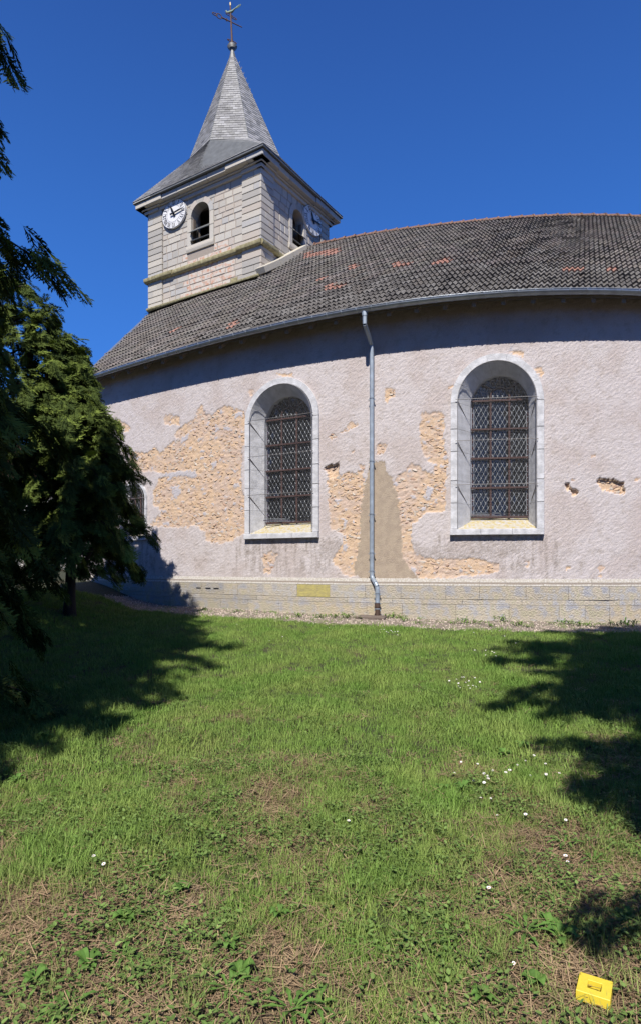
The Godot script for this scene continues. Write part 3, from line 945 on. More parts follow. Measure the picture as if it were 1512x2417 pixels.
func tile_mesh() -> ArrayMesh:
	var g := Geo.new()
	var w := 0.222; var l := 0.345
	var seg := 14
	var prof := func(k: int) -> float:
		var x := float(k) / seg
		return 0.021 * cos(TAU * 2.0 * x + 0.9)
	for k in seg:
		var x0 := (float(k) / seg - 0.5) * w; var x1 := (float(k + 1) / seg - 0.5) * w
		var z0: float = prof.call(k); var z1: float = prof.call(k + 1)
		var a := Vector3(x0, 0, z0 + 0.062); var b := Vector3(x1, 0, z1 + 0.062)
		var c := Vector3(x1, l, z1 + 0.022); var d := Vector3(x0, l, z0 + 0.022)
		var lo := Vector3(0, 0.004, -0.036)
		g.quad_out(a, b, c, d, Vector3(0, l / 2, -1))
		g.quad_out(a, b, b + lo, a + lo, Vector3(0, 1, 0))
	# smooth across the waves
	for i in g.v.size():
		if g.n[i].z > 0.3:
			var x := g.v[i].x / w + 0.5
			var dz := -0.021 * TAU * 2.0 / w * sin(TAU * 2.0 * x + 0.9)
			g.n[i] = Vector3(-dz, 0.08, 1).normalized()
	return g.mesh()

func make_roof() -> void:
	var roof := node("nave_roof", church)
	# boarding under the tiles and the far slope
	var g := Geo.new()
	var und := Geo.new()
	var n := 60
	for i in n:
		var a := float(i) / n; var b := float(i + 1) / n
		var row := []
		for D in [EAVE_D + 0.03, 13.2, 15.4, RIDGE_D]:
			var ta := lerpf(-5.9, roof_end(D) - 0.03, a); var tb := lerpf(-5.9, roof_end(D) - 0.03, b)
			row.append([nave(ta, D, roof_h(ta, D) - 0.03), nave(tb, D, roof_h(tb, D) - 0.03)])
		for k in 3:
			g.quad_out(row[k][0], row[k][1], row[k + 1][1], row[k + 1][0], nave(4, 18, -30))
			und.quad_out(row[k][0] - Vector3(0, 0.09, 0), row[k][1] - Vector3(0, 0.09, 0), row[k + 1][1] - Vector3(0, 0.09, 0), row[k + 1][0] - Vector3(0, 0.09, 0), nave(4, 18, 60))
		und.quad(row[0][0], row[0][1], row[0][1] - Vector3(0, 0.09, 0), row[0][0] - Vector3(0, 0.09, 0))
		var far_a := nave(lerpf(-5.9, 13.9, a), 24.6, 4.85); var far_b := nave(lerpf(-5.9, 13.9, b), 24.6, 4.85)
		g.quad_out(row[3][0], row[3][1], far_b, far_a, nave(4, 18, -30))
	part(g, "roof_boarding", M.soffit, roof)
	part(und, "eave_boarding", M.soffit, roof)
	# rafter feet under the eave
	for i in 30:
		var t := -4.0 + i * 0.55
		if t > 11.8:
			continue
		var rf := Geo.new()
		var p := nave(t, EAVE_D + 0.06, roof_h(t, EAVE_D + 0.06) - 0.17); var q := nave(t, WALL + 0.1, roof_h(t, WALL + 0.1) - 0.17)
		rf.box((p + q) / 2, (q - p) / 2, Vector3(0.04, 0, 0), Vector3(0, 0.05, 0), 0.004)
		part(rf, "rafter_end", M.soffit, roof)
	# tiles
	var tm := tile_mesh()
	var gauge := 0.301
	var slant := sqrt(1.0 + PITCH * PITCH)
	var rows := int((RIDGE_D - EAVE_D) * slant / gauge) + 1
	var places := []
	var orange := {}
	for o in [[1360, 640, 1], [1340, 640, 1], [1445, 648, 2], [1040, 627, 2], [1055, 626, 2], [948, 631, 2], [752, 665, 1], [777, 688, 2], [765, 690, 1], [785, 683, 2], [835, 638, 1], [790, 729, 1], [775, 600, 2], [760, 603, 2], [740, 606, 2], [725, 609, 1], [410, 790, 1], [547, 775, 1]]:
		orange[Vector2(o[0], o[1])] = o[2]
	for r in rows:
		var D := EAVE_D - 0.03 + r * gauge / slant
		var t := -5.9 + (0.111 if r % 2 else 0.0)
		while t < roof_end(D) - 0.02:
			var h := roof_h(t, D)
			var p := nave(t, D, h)
			var ux := (nave(t - 0.11, D, h) - nave(t + 0.11, D, h))
			var up := nave(t, D + gauge / slant, roof_h(t, D + gauge / slant)) - p
			var uy := up.normalized()
			var uz := ux.cross(uy).normalized()
			p += uz * rng.randf_range(-0.008, 0.008) + uy * rng.randfn() * 0.006
			if not in_tower(p, 0.02):
				var b := Basis(ux / 0.22, uy * up.length() / 0.301, uz)
				b = b * Basis(Vector3(0, 0, 1), rng.randfn() * 0.02) * Basis(Vector3(1, 0, 0), rng.randfn() * 0.015)
				var pu := MIDX + FOCAL * p.x / -p.z; var pv := HORIZON - FOCAL * (p.y - EYE) / -p.z
				var isnew := false
				for q in orange:
					if absf(pu - q.x) < 7.5 * orange[q] and absf(pv - q.y) < 5.0:
						isnew = true
				places.append([p.length() + (100.0 if pu > 1512.0 or pu < 0.0 else 0.0), Transform3D(b, p), isnew, t, D])
			t += 0.22
	places.sort_custom(func(x, y): return x[0] < y[0])
	var xs := []
	var cs := []
	for k in places.size():
		var q: Array = places[k]
		var low := n1.get_noise_2d(q[3] * 60.0, q[4] * 60.0) * 0.5 + rng.randfn() * 0.5
		if k < 290 or q[2]:
			piece(tm, "roof_tile", M.new_tile if q[2] else M.tile[clampi(int(2.0 + low * 2.2), 0, 4)], roof, q[1])
		else:
			var v := clampf(0.245 + low * 0.075, 0.12, 0.42)
			xs.append(q[1])
			cs.append(Color(v * rng.randf_range(0.98, 1.08), v * 0.93, v * rng.randf_range(0.80, 0.90)))
	copies(tm, "roof_tiles", M.tile_mass, roof, xs, cs)
	# ridge tiles
	var t := -5.7
	while t < 9.4:
		var a := nave(t, RIDGE_D, roof_h(t, RIDGE_D) + 0.0); var b := nave(t + 0.35, RIDGE_D, roof_h(t + 0.35, RIDGE_D))
		if not in_tower(b, 0.0):
			var rg := Geo.new()
			var dir := (b - a).normalized()
			var side := dir.cross(Vector3.UP).normalized()
			var rad := [[0.0, 0.12], [0.30, 0.105], [0.30, 0.135], [0.35, 0.135]]
			for k in 3:
				for s in 8:
					var a0 := PI * s / 8.0; var a1 := PI * (s + 1) / 8.0
					var pt := func(kk: int, an: float) -> Vector3: return a + dir * rad[kk][0] + side * cos(an) * rad[kk][1] * 1.1 + Vector3.UP * (sin(an) * rad[kk][1] - 0.02)
					rg.quad_out(pt.call(k, a0), pt.call(k, a1), pt.call(k + 1, a1), pt.call(k + 1, a0), a - Vector3(0, 1, 0))
			part(rg, "ridge_tile", M.ridge_tile, roof)
		t += 0.345
	# zinc verge on the gable end
	var vg := Geo.new()
	var pa := []
	for k in 9:
		var D := lerpf(EAVE_D - 0.04, 15.8, k / 8.0)
		pa.append([nave(roof_end(D) - 0.10, D, roof_h(roof_end(D), D) + 0.075), nave(roof_end(D) + 0.05, D, roof_h(roof_end(D), D) + 0.085), nave(roof_end(D) + 0.055, D, roof_h(roof_end(D), D) - 0.13)])
	for k in 8:
		vg.quad_out(pa[k][0], pa[k][1], pa[k + 1][1], pa[k + 1][0], nave(4, 16, -20))
		vg.quad_out(pa[k][1], pa[k][2], pa[k + 1][2], pa[k + 1][1], nave(4, 14, 5))
	part(vg, "verge_flashing", M.zinc, roof)

func make_gutter() -> void:
	var gut := node("gutter", church)
	var g := Geo.new()
	var n := 80
	var ring := []
	for k in 9:
		var a := PI + PI * k / 8.0
		ring.append(Vector2(cos(a), sin(a)))
	for i in n:
		var ta := lerpf(-5.9, 12.08, float(i) / n); var tb := lerpf(-5.9, 12.08, float(i + 1) / n)
		for k in 8:
			var P := func(t: float, q: Vector2, r: float) -> Vector3: return nave(t, EAVE_D - 0.055 + q.x * r, EAVE_H - 0.0 + q.y * r)
			g.quad_out(P.call(ta, ring[k], 0.075), P.call(tb, ring[k], 0.075), P.call(tb, ring[k + 1], 0.075), P.call(ta, ring[k + 1], 0.075), P.call((ta + tb) / 2, Vector2.ZERO, 0.0))
	part(g, "channel", M.zinc, gut)
	var bead := Geo.new()
	for i in n:
		bead.bar(nave(lerpf(-5.9, 12.08, float(i) / n), EAVE_D - 0.13, EAVE_H + 0.004), nave(lerpf(-5.9, 12.08, float(i + 1) / n), EAVE_D - 0.13, EAVE_H + 0.004), 0.008, 6)
	part(bead, "bead", M.zinc, gut)
	var t := -1.9
	while t < 12.0:
		var b := Geo.new()
		for k in 8:
			var q: Vector2 = ring[k]; var w: Vector2 = ring[k + 1]
			var m := nave(t, EAVE_D - 0.055 + (q.x + w.x) / 2 * 0.079, EAVE_H + (q.y + w.y) / 2 * 0.079)
			b.box(m, Vector3(0.012, 0, 0), (nave(t, EAVE_D - 0.055 + w.x * 0.079, EAVE_H + w.y * 0.079) - nave(t, EAVE_D - 0.055 + q.x * 0.079, EAVE_H + q.y * 0.079)) * 0.52, (m - nave(t, EAVE_D - 0.055, EAVE_H)).normalized() * 0.003)
		part(b, "bracket", M.zinc, gut)
		t += 0.31
	# downpipe
	var dp := node("downpipe", church)
	var f := Geo.new()
	f.tube([nave(4.157, EAVE_D - 0.03, EAVE_H - 0.05), nave(4.157, EAVE_D - 0.03, EAVE_H - 0.14)], [0.075, 0.048], 14)
	part(f, "outlet", M.pipe, dp)
	var p1 := [nave(4.157, EAVE_D - 0.03, EAVE_H - 0.13), nave(4.157, EAVE_D - 0.03, EAVE_H - 0.30), nave(4.157, 11.315, EAVE_H - 0.56), nave(4.157, 11.315, EAVE_H - 0.74)]
	var e1 := Geo.new()
	e1.tube(p1, 0.042, 14)
	part(e1, "swan_neck", M.pipe, dp)
	var e2 := Geo.new()
	e2.tube([nave(4.157, 11.315, EAVE_H - 0.72), nave(4.157, 11.315, -0.16)], 0.0435, 16)
	part(e2, "pipe", M.pipe, dp)
	var path := [nave(4.157, 11.315, -0.14), nave(4.152, 11.31, -0.20), nave(4.12, 11.28, -0.25), nave(4.04, 11.21, -0.33), nave(4.0, 11.185, -0.39), nave(3.992, 11.185, -0.45), nave(3.992, 11.185, -0.74)]
	var e3 := Geo.new()
	e3.tube(path, 0.044, 16)
	part(e3, "offset_bend", M.pipe, dp)
	var e4 := Geo.new()
	e4.tube([nave(3.992, 11.185, -0.72), nave(3.992, 11.185, -0.79), nave(3.992, 11.185, -0.792), nave(3.992, 11.185, -1.03)], [0.056, 0.056, 0.048, 0.046], 16)
	part(e4, "iron_shoe", M.iron, dp)
	for q in [[4.157, 11.315, 3.35], [4.157, 11.315, 2.1], [4.157, 11.315, 1.05], [4.157, 11.315, 0.28], [4.157, 11.315, -0.08], [3.992, 11.185, -0.52], [3.992, 11.185, -0.70], [3.992, 11.185, -0.83]]:
		var r := Geo.new()
		r.bar(nave(q[0], q[1], q[2] - 0.008), nave(q[0], q[1], q[2] + 0.008), 0.053, 14)
		for s in [-1.0, 1.0]:
			r.box(nave(q[0] + s * 0.062, q[1], q[2] - 0.03), Vector3(0.009, 0, 0), Vector3(0, 0.011, 0), Vector3(0, 0, 0.011), 0.003)
		r.bar(nave(q[0], q[1], q[2]), nave(q[0], q[1] + 0.09, q[2]), 0.008, 5)
		part(r, "pipe_clip", M.pipe, dp)

# ---------------------------------------------------------------- tower
var TA := Vector2(-1.742, 17.79)          # near corner (x, ahead)
var TS := Vector2(-0.853, 0.5225)         # along the sunny face
var TE := Vector2(0.552, 0.834)           # along the face above the nave ridge
const WS := 4.656
const WE := 3.63
const TOP := 11.76

func in_tower(p: Vector3, grow: float) -> bool:
	var q := Vector2(p.x, -p.z) - TA
	var det := TS.x * TE.y - TS.y * TE.x
	var a := (q.x * TE.y - q.y * TE.x) / det
	var b := (TS.x * q.y - TS.y * q.x) / det
	return a > grow and a < WS - grow and b > grow and b < WE - grow

class Face:
	var o: Vector3
	var s: Vector3
	var n: Vector3
	func at(a: float, h: float, out: float) -> Vector3:
		return o + s * a + Vector3(0, h, 0) + n * out

func face(corner: Vector2, dir: Vector2, out: Vector2) -> Face:
	var f := Face.new()
	f.o = Vector3(corner.x, EYE, -corner.y)
	f.s = Vector3(dir.x, 0, -dir.y)
	f.n = Vector3(out.x, 0, -out.y).normalized()
	return f

func face_block(g: Geo, f: Face, a: float, b: float, ha: float, hb: float, i: float, out: float, ch: float) -> void:
	g.box(f.at((a + b) / 2, (ha + hb) / 2, (i + out) / 2), f.s * absf(b - a) / 2, Vector3(0, (hb - ha) / 2, 0), f.n * (out - i) / 2, ch)

func make_tower() -> void:
	var tw := node("tower_wall", church)
	var out_s := Vector2(-TS.y, TS.x); if out_s.dot(TE) > 0: out_s = -out_s
	var out_e := Vector2(-TE.y, TE.x); if out_e.dot(TS) > 0: out_e = -out_e
	var south := face(TA, TS, out_s)
	var east := face(TA, TE, out_e)
	var west := face(TA + TS * WS, TE, -out_e)
	var north := face(TA + TE * WE, TS, -out_s)
	# cores behind the facing stones, with the belfry openings left free
	var op := {"south": [2.36, 0.385, 10.17, 11.04], "east": [1.85, 0.30, 10.17, 11.06]}
	for q in [[south, WS, "south"], [east, WE, "east"], [west, WE, ""], [north, WS, ""]]:
		var f: Face = q[0]
		var g := Geo.new()
		if q[2]:
			var o: Array = op[q[2]]
			var apex: float = o[3] + o[1]
			face_block(g, f, 0.0, o[0] - o[1] - 0.03, 3.0, TOP + 0.3, -0.45, -0.012, 0)
			face_block(g, f, o[0] + o[1] + 0.03, q[1], 3.0, TOP + 0.3, -0.45, -0.012, 0)
			face_block(g, f, o[0] - o[1] - 0.03, o[0] + o[1] + 0.03, 3.0, o[2] - 0.02, -0.45, -0.012, 0)
			face_block(g, f, o[0] - o[1] - 0.03, o[0] + o[1] + 0.03, apex + 0.03, TOP + 0.3, -0.45, -0.012, 0)
		else:
			face_block(g, f, 0.0, q[1], 3.0, TOP + 0.3, -0.45, -0.012, 0)
		part(g, "mortar_core", M.mortar, tw)
	# belfry floor so that the shaft is dark
	var fl := Geo.new()
	var mid := Vector3((TA + TS * WS / 2 + TE * WE / 2).x, EYE + 9.6, -(TA + TS * WS / 2 + TE * WE / 2).y)
	fl.box(mid, Vector3(TS.x, 0, -TS.y) * WS / 2 * 0.92, Vector3(TE.x, 0, -TE.y) * WE / 2 * 0.92, Vector3(0, 0.05, 0))
	fl.box(mid + Vector3(0, 2.3, 0), Vector3(TS.x, 0, -TS.y) * WS / 2, Vector3(TE.x, 0, -TE.y) * WE / 2, Vector3(0, 0.05, 0))
	part(fl, "belfry_floor", M.dark_wood, tw)
	# corner pilasters of even courses, fields of uneven ones
	for q in [[south, WS, 0.674, 4.01, "south"], [east, WE, 0.559, 3.12, "east"]]:
		var f: Face = q[0]
		var h := 8.50
		var odd := false
		while h < TOP - 0.01:
			var hb := minf(h + 0.2, TOP)
			for e in [[-0.05 if q[4] == "east" else 0.0, q[2]], [q[3], q[1] + 0.0]]:
				var g := Geo.new()
				var cut: float = lerpf(e[0], e[1], 0.35 if odd else 0.62)
				if rng.randf() < 0.35:
					face_block(g, f, e[0], cut - 0.002, h + 0.007, hb - 0.007, -0.05, 0.05, 0.012)
					part(g, "quoin", M.stone[rng.randi() % 6], tw)
					g = Geo.new()
					face_block(g, f, cut + 0.002, e[1], h + 0.007, hb - 0.007, -0.05, 0.05, 0.012)
				else:
					face_block(g, f, e[0], e[1], h + 0.007, hb - 0.007, -0.05, 0.05, 0.012)
				part(g, "quoin", M.stone[rng.randi() % 6], tw)
			odd = not odd
			h = hb
		h = 8.50
		while h < TOP - 0.04:
			var hb := minf(h + rng.randf_range(0.16, 0.26), TOP)
			if TOP - hb < 0.1:
				hb = TOP
			var a: float = q[2] + 0.003
			while a < q[3] - 0.02:
				var b := minf(a + rng.randf_range(0.20, 0.52), q[3] - 0.003)
				if q[3] - b < 0.12:
					b = q[3] - 0.003
				stone(tw, f, a, b, h, hb, op[q[4]], q[4] == "south")
				a = b
			h = hb
		# upright stone lines of the west and east corners behind are plain
	# string course and weathered ledges
	for q in [[south, -0.09, WS + 0.09, 9.40, 9.60, 0.11, "string_course"], [east, -0.09, WE + 0.09, 9.40, 9.60, 0.11, "string_course"], [south, 0.0, WS + 0.0, 8.47, 8.59, 0.13, "ledge"]]:
		var f: Face = q[0]
		var a: float = q[1]
		while a < q[2] - 0.01:
			var b := minf(a + rng.randf_range(0.7, 1.1), q[2])
			var g := Geo.new()
			var extra := 0.05 if (a < 0.6 or b > q[2] - 0.7) and q[6] == "string_course" else 0.0
			ledge_block(g, f, a + 0.002, b - 0.002, q[3], q[4], -0.03, q[5] + extra)
			part(g, q[6], M.lichen, tw)
			a = b
	# flashing under the ledge
	var fg := Geo.new()
	face_block(fg, south, 0.0, WS, 8.15, 8.47, -0.02, 0.02, 0)
	part(fg, "flashing", M.lead, tw)
	var fz := Geo.new()
	for k in 12:
		var a := WS * k / 12.0; var b := WS * (k + 1) / 12.0
		var pa := south.at(a, 0, 0.0); var pb := south.at(b, 0, 0.0)
		fz.quad_out(south.at(a, tower_roof_line(pa) + 0.07, 0.03), south.at(b, tower_roof_line(pb) + 0.07, 0.03), south.at(b, tower_roof_line(pb) - 0.05, 0.24), south.at(a, tower_roof_line(pa) - 0.05, 0.24), mid - Vector3(0, 20, 0))
	part(fz, "flashing", M.lead, tw)
	# raking coping where the nave roof meets the tower
	var rake := [[-0.14, 8.60], [0.6, 9.11], [1.25, 9.60], [2.0, 10.16]]
	for k in 3:
		var g := Geo.new()
		var p0 := east.at(rake[k][0], rake[k][1], 0.10); var p1 := east.at(rake[k + 1][0], rake[k + 1][1], 0.10)
		var d := (p1 - p0)
		g.box((p0 + p1) / 2, d * 0.499, east.n * 0.17, d.cross(east.n).normalized() * 0.10, 0.018)
		part(g, "raking_coping", M.coping, tw)
	# belfry openings
	for q in [[south, op.south], [east, op.east]]:
		belfry(q[0], q[1])
	cornice(south, east, west, north)
	clock(south, 3.44, 11.37, 1.0)
	clock(east, 2.60, 11.37, -1.0)

func tower_roof_line(p: Vector3) -> float:
	var r := -p.z
	var th := K - p.x / r
	return roof_h(r * sin(th), r * cos(th))

func ledge_block(g: Geo, f: Face, a: float, b: float, ha: float, hb: float, i: float, out: float) -> void:
	var mid := f.at((a + b) / 2, (ha + hb) / 2, (i + out) / 2)
	var k := 0.4
	var pr := [Vector2(i, ha), Vector2(out * 0.55, ha), Vector2(out - 0.01, lerpf(ha, hb, k * 0.5)), Vector2(out, lerpf(ha, hb, k)), Vector2(out, lerpf(ha, hb, 0.68)), Vector2(out - 0.012, lerpf(ha, hb, 0.74)), Vector2(0.035, hb), Vector2(i, hb)]
	for j in pr.size():
		var p: Vector2 = pr[j]; var q: Vector2 = pr[(j + 1) % pr.size()]
		g.quad_out(f.at(a, p.y, p.x), f.at(b, p.y, p.x), f.at(b, q.y, q.x), f.at(a, q.y, q.x), mid)
	for e in [a, b]:
		for j in range(1, pr.size() - 1):
			g.tri_out(f.at(e, pr[0].y, pr[0].x), f.at(e, pr[j].y, pr[j].x), f.at(e, pr[j + 1].y, pr[j + 1].x), mid)

func stone(tw: Node3D, f: Face, a: float, b: float, ha: float, hb: float, o: Array, sunny: bool) -> void:
	# cut the stone against the surround of the opening
	var w: float = o[1] + 0.165
	if hb > o[2] - 0.2 and ha < o[3] + w:
		var lo: float = o[0] - w; var hi: float = o[0] + w
		if (ha + hb) / 2 > o[3]:
			var k := sqrt(maxf(w * w - pow((ha + hb) / 2 - o[3], 2), 0.0))
			lo = o[0] - k; hi = o[0] + k
		if a > lo and b < hi:
			return
		if a < lo and b > hi:
			stone_piece(tw, f, a, lo, ha, hb, sunny)
			a = hi
		elif b > lo and a < lo:
			b = lo
		elif a < hi and b > hi:
			a = hi
		if b - a < 0.05:
			return
	stone_piece(tw, f, a, b, ha, hb, sunny)

func stone_piece(tw: Node3D, f: Face, a: float, b: float, ha: float, hb: float, sunny: bool) -> void:
	if b - a < 0.05:
		return
	var g := Geo.new()
	var j := 0.009
	face_block(g, f, a + j * rng.randf_range(0.6, 1.5), b - j * rng.randf_range(0.6, 1.5), ha + j * rng.randf_range(0.6, 1.5), hb - j * rng.randf_range(0.6, 1.5), -0.06, rng.randf_range(-0.006, 0.006), 0.014)
	var m: Material = M.stone[rng.randi() % 6]
	if sunny:
		var am := (a + b) / 2; var hm := (ha + hb) / 2
		var wash := n1.get_noise_2d(am * 160.0, hm * 160.0) * 0.4
		if absf(am - 2.05) < 1.0 + wash * 1.2 and hm < 10.0 and hm > 8.55:
			m = M.rust_stone
		elif absf(am - 1.6) < 1.0 and hm < 9.9 and rng.randf() < 0.45:
			m = M.pink_stone
		elif hm < 8.75 and am < 2.4 and rng.randf() < 0.5:
			m = M.lichen
	part(g, "stone", m, tw)

func belfry(f: Face, o: Array) -> void:
	var b := node("belfry_opening", church)
	var s0: float = o[0]; var r: float = o[1]; var foot: float = o[2]; var spring: float = o[3]
	var R := r + 0.165
	for side in [-1.0, 1.0]:
		var cuts := [foot - 0.0, lerpf(foot, spring, 0.5), spring]
		for k in 2:
			var g := Geo.new()
			face_block(g, f, s0 + side * r - 0.0 * side, s0 + side * R, cuts[k] + 0.003, cuts[k + 1] - 0.003, -0.3, 0.022, 0.01)
			part(g, "surround_stone", M.stone[(k * 2 + 1) % 6], b)
	var nv := 5
	for k in nv:
		var g := Geo.new()
		for q in 3:
			var a0 := PI * (k + q / 3.0) / nv + (0.008 if q == 0 else 0.0); var a1 := PI * (k + (q + 1) / 3.0) / nv - (0.008 if q == 2 else 0.0)
			var P := func(rr: float, a: float, out: float) -> Vector3: return f.at(s0 + rr * cos(a), spring + rr * sin(a), out)
			var mid: Vector3 = P.call((r + R) / 2, (a0 + a1) / 2, -0.13)
			g.quad_out(P.call(r, a0, 0.022), P.call(r, a1, 0.022), P.call(R, a1, 0.022), P.call(R, a0, 0.022), mid)
			g.quad_out(P.call(r, a0, 0.022), P.call(r, a1, 0.022), P.call(r, a1, -0.3), P.call(r, a0, -0.3), mid)
			g.quad_out(P.call(R, a0, 0.022), P.call(R, a1, 0.022), P.call(R, a1, -0.05), P.call(R, a0, -0.05), mid)
			for a in [a0, a1]:
				g.quad_out(P.call(r, a, 0.022), P.call(R, a, 0.022), P.call(R, a, -0.05), P.call(r, a, -0.05), mid)
			# spandrel behind the ring so that no light leaks past the core
			g.quad_out(P.call(R, a0, -0.1), P.call(R, a1, -0.1), P.call(R + 0.25, a1, -0.1), P.call(R + 0.25, a0, -0.1), P.call(R, a0, -1.0))
		part(g, "surround_stone", M.pink_stone if k == 1 or k == 3 else M.stone[k % 6], b)
	var sg := Geo.new()
	ledge_block(sg, f, s0 - R - 0.02, s0 + R + 0.02, foot - 0.2, foot, -0.3, 0.05)
	part(sg, "sill", M.stone[3], b)
	# two sloping louvre boards, the upper one larger
	for q in [[spring - 0.22, spring - 0.50, 0.10], [foot + 0.26, foot + 0.12, 0.06]]:
		var g := Geo.new()
		var p0 := f.at(s0, q[0], -0.22); var p1 := f.at(s0, q[1], q[2])
		var d := p1 - p0
		g.box((p0 + p1) / 2, f.s * (r + 0.0), d * 0.5, d.cross(f.s).normalized() * 0.012, 0.003)
		part(g, "louvre_board", M.lead, b)
	var fr := Geo.new()
	for x in [-1.0, 1.0]:
		fr.box(f.at(s0 + x * (r - 0.02), (foot + spring) / 2, -0.12), f.s * 0.02, Vector3(0, (spring - foot) / 2, 0), f.n * 0.05)
	part(fr, "louvre_frame", M.dark_wood, b)

func cornice(south: Face, east: Face, west: Face, north: Face) -> void:
	var co := node("cornice", church)
	for q in [[south, WS], [east, WE], [west, WE], [north, WS]]:
		var f: Face = q[0]
		for lay in [[TOP - 0.08, TOP + 0.03, 0.07], [TOP + 0.03, TOP + 0.08, 0.13], [TOP + 0.08, TOP + 0.25, 0.27], [TOP + 0.25, TOP + 0.295, 0.32]]:
			var a: float = -lay[2]
			var end: float = q[1] + lay[2]
			while a < end - 0.01:
				var b := minf(a + rng.randf_range(0.55, 0.8), end)
				if end - b < 0.2:
					b = end
				var g := Geo.new()
				var res := 0.04 if a < 0.45 or b > q[1] - 0.45 else 0.0
				# the outer corner stones reach round the corner
				face_block(g, f, a + 0.002 - (res if a < -0.05 else 0.0), b - 0.002 + (res if b > q[1] + 0.05 else 0.0), lay[0], lay[1] - 0.003, -0.1, lay[2] + res + (0.001 if f == south or f == north else 0.0), 0.014)
				part(g, "cornice_stone", M.stone[[1, 3, 4][rng.randi() % 3]], co)
				a = b

func clock(f: Face, s0: float, h0: float, _dir: float) -> void:
	var ck := node("clock", church)
	var rx := 0.52; var ry := 0.455
	# which way along the face is the reader's right
	var right := f.s if f.s.cross(f.n).y > 0.0 else -f.s
	right = -right if right.cross(Vector3.UP).dot(f.n) < 0.0 else right
	var P := func(x: float, y: float, out: float) -> Vector3: return f.at(s0, h0, 0.0) + right * x * rx + Vector3(0, y * ry, 0) + f.n * out
	var disc := Geo.new()
	var n := 40
	for k in n:
		var a := TAU * k / n; var b := TAU * (k + 1) / n
		disc.tri_out(P.call(0, 0, 0.075), P.call(cos(a), sin(a), 0.075), P.call(cos(b), sin(b), 0.075), P.call(0, 0, 0.0))
		disc.quad_out(P.call(cos(a), sin(a), 0.075), P.call(cos(b), sin(b), 0.075), P.call(cos(b), sin(b), 0.02), P.call(cos(a), sin(a), 0.02), P.call(0, 0, 0.03))
	part(disc, "dial", M.enamel, ck)
	var ring := Geo.new()
	for rr in [[0.985, 1.012], [0.565, 0.58]]:
		for k in n:
			var a := TAU * k / n; var b := TAU * (k + 1) / n
			ring.quad_out(P.call(cos(a) * rr[0], sin(a) * rr[0], 0.078), P.call(cos(b) * rr[0], sin(b) * rr[0], 0.078), P.call(cos(b) * rr[1], sin(b) * rr[1], 0.078), P.call(cos(a) * rr[1], sin(a) * rr[1], 0.078), P.call(0, 0, 0.0))
	part(ring, "dial_ring", M.black, ck)
	var ticks := Geo.new()
	for k in 12:
		var a := PI / 2 - TAU * (k + 0.5) / 12.0
		var d := Vector2(cos(a), sin(a)); var e := Vector2(-d.y, d.x) * 0.006
		ticks.quad_out(P.call(d.x * 0.6 + e.x, d.y * 0.6 + e.y, 0.0785), P.call(d.x * 0.93 + e.x, d.y * 0.93 + e.y, 0.0785), P.call(d.x * 0.93 - e.x, d.y * 0.93 - e.y, 0.0785), P.call(d.x * 0.6 - e.x, d.y * 0.6 - e.y, 0.0785), P.call(0, 0, 0.0))
	part(ticks, "dial_marks", M.black, ck)
	var font := SystemFont.new()
	font.font_names = ["Droid Serif"]
	var names := ["XII", "I", "II", "III", "IV", "V", "VI", "VII", "VIII", "IX", "X", "XI"]
	for k in 12:
		var tm := TextMesh.new()
		tm.text = names[k]
		tm.font = font
		tm.font_size = 32
		tm.pixel_size = 0.0048
		tm.depth = 0.006
		var a := TAU * k / 12.0
		var up := Vector3(0, cos(a), 0) + right * sin(a)
		var rt := right * cos(a) - Vector3(0, sin(a), 0)
		var squeeze: float = 0.62 if names[k].length() > 2 else 0.85
		piece(tm, "numeral", M.black, ck, Transform3D(Basis(rt * squeeze, up * 1.15, f.n), P.call(sin(a) * 0.77, cos(a) * 0.77, 0.079)))
	var hand := func(angle: float, length: float, wide: float, out: float, called: String) -> void:
		var g := Geo.new()
		var d := Vector2(sin(angle), cos(angle)); var e := Vector2(d.y, -d.x)
		var pts := [-d * 0.24 + e * wide * 1.3, -d * 0.24 - e * wide * 1.3, -d * 0.05 - e * wide * 0.6, d * length * 0.55 - e * wide, d * length, d * length * 0.55 + e * wide, -d * 0.05 + e * wide * 0.6]
		for j in range(1, pts.size() - 1):
			for o in [out, out + 0.012]:
				g.tri_out(P.call(pts[0].x, pts[0].y, o), P.call(pts[j].x, pts[j].y, o), P.call(pts[j + 1].x, pts[j + 1].y, o), P.call(0, 0, out + (0.1 if o == out else -0.1)))
		part(g, called, M.black, ck)
	hand.call(deg_to_rad(337.0), 0.66, 0.07, 0.095, "hour_hand")
	hand.call(deg_to_rad(84.0), 0.93, 0.055, 0.115, "minute_hand")
	var boss := Geo.new()
	boss.bar(P.call(0, 0, 0.07), P.call(0, 0, 0.13), 0.03, 10)
	part(boss, "spindle", M.black, ck)

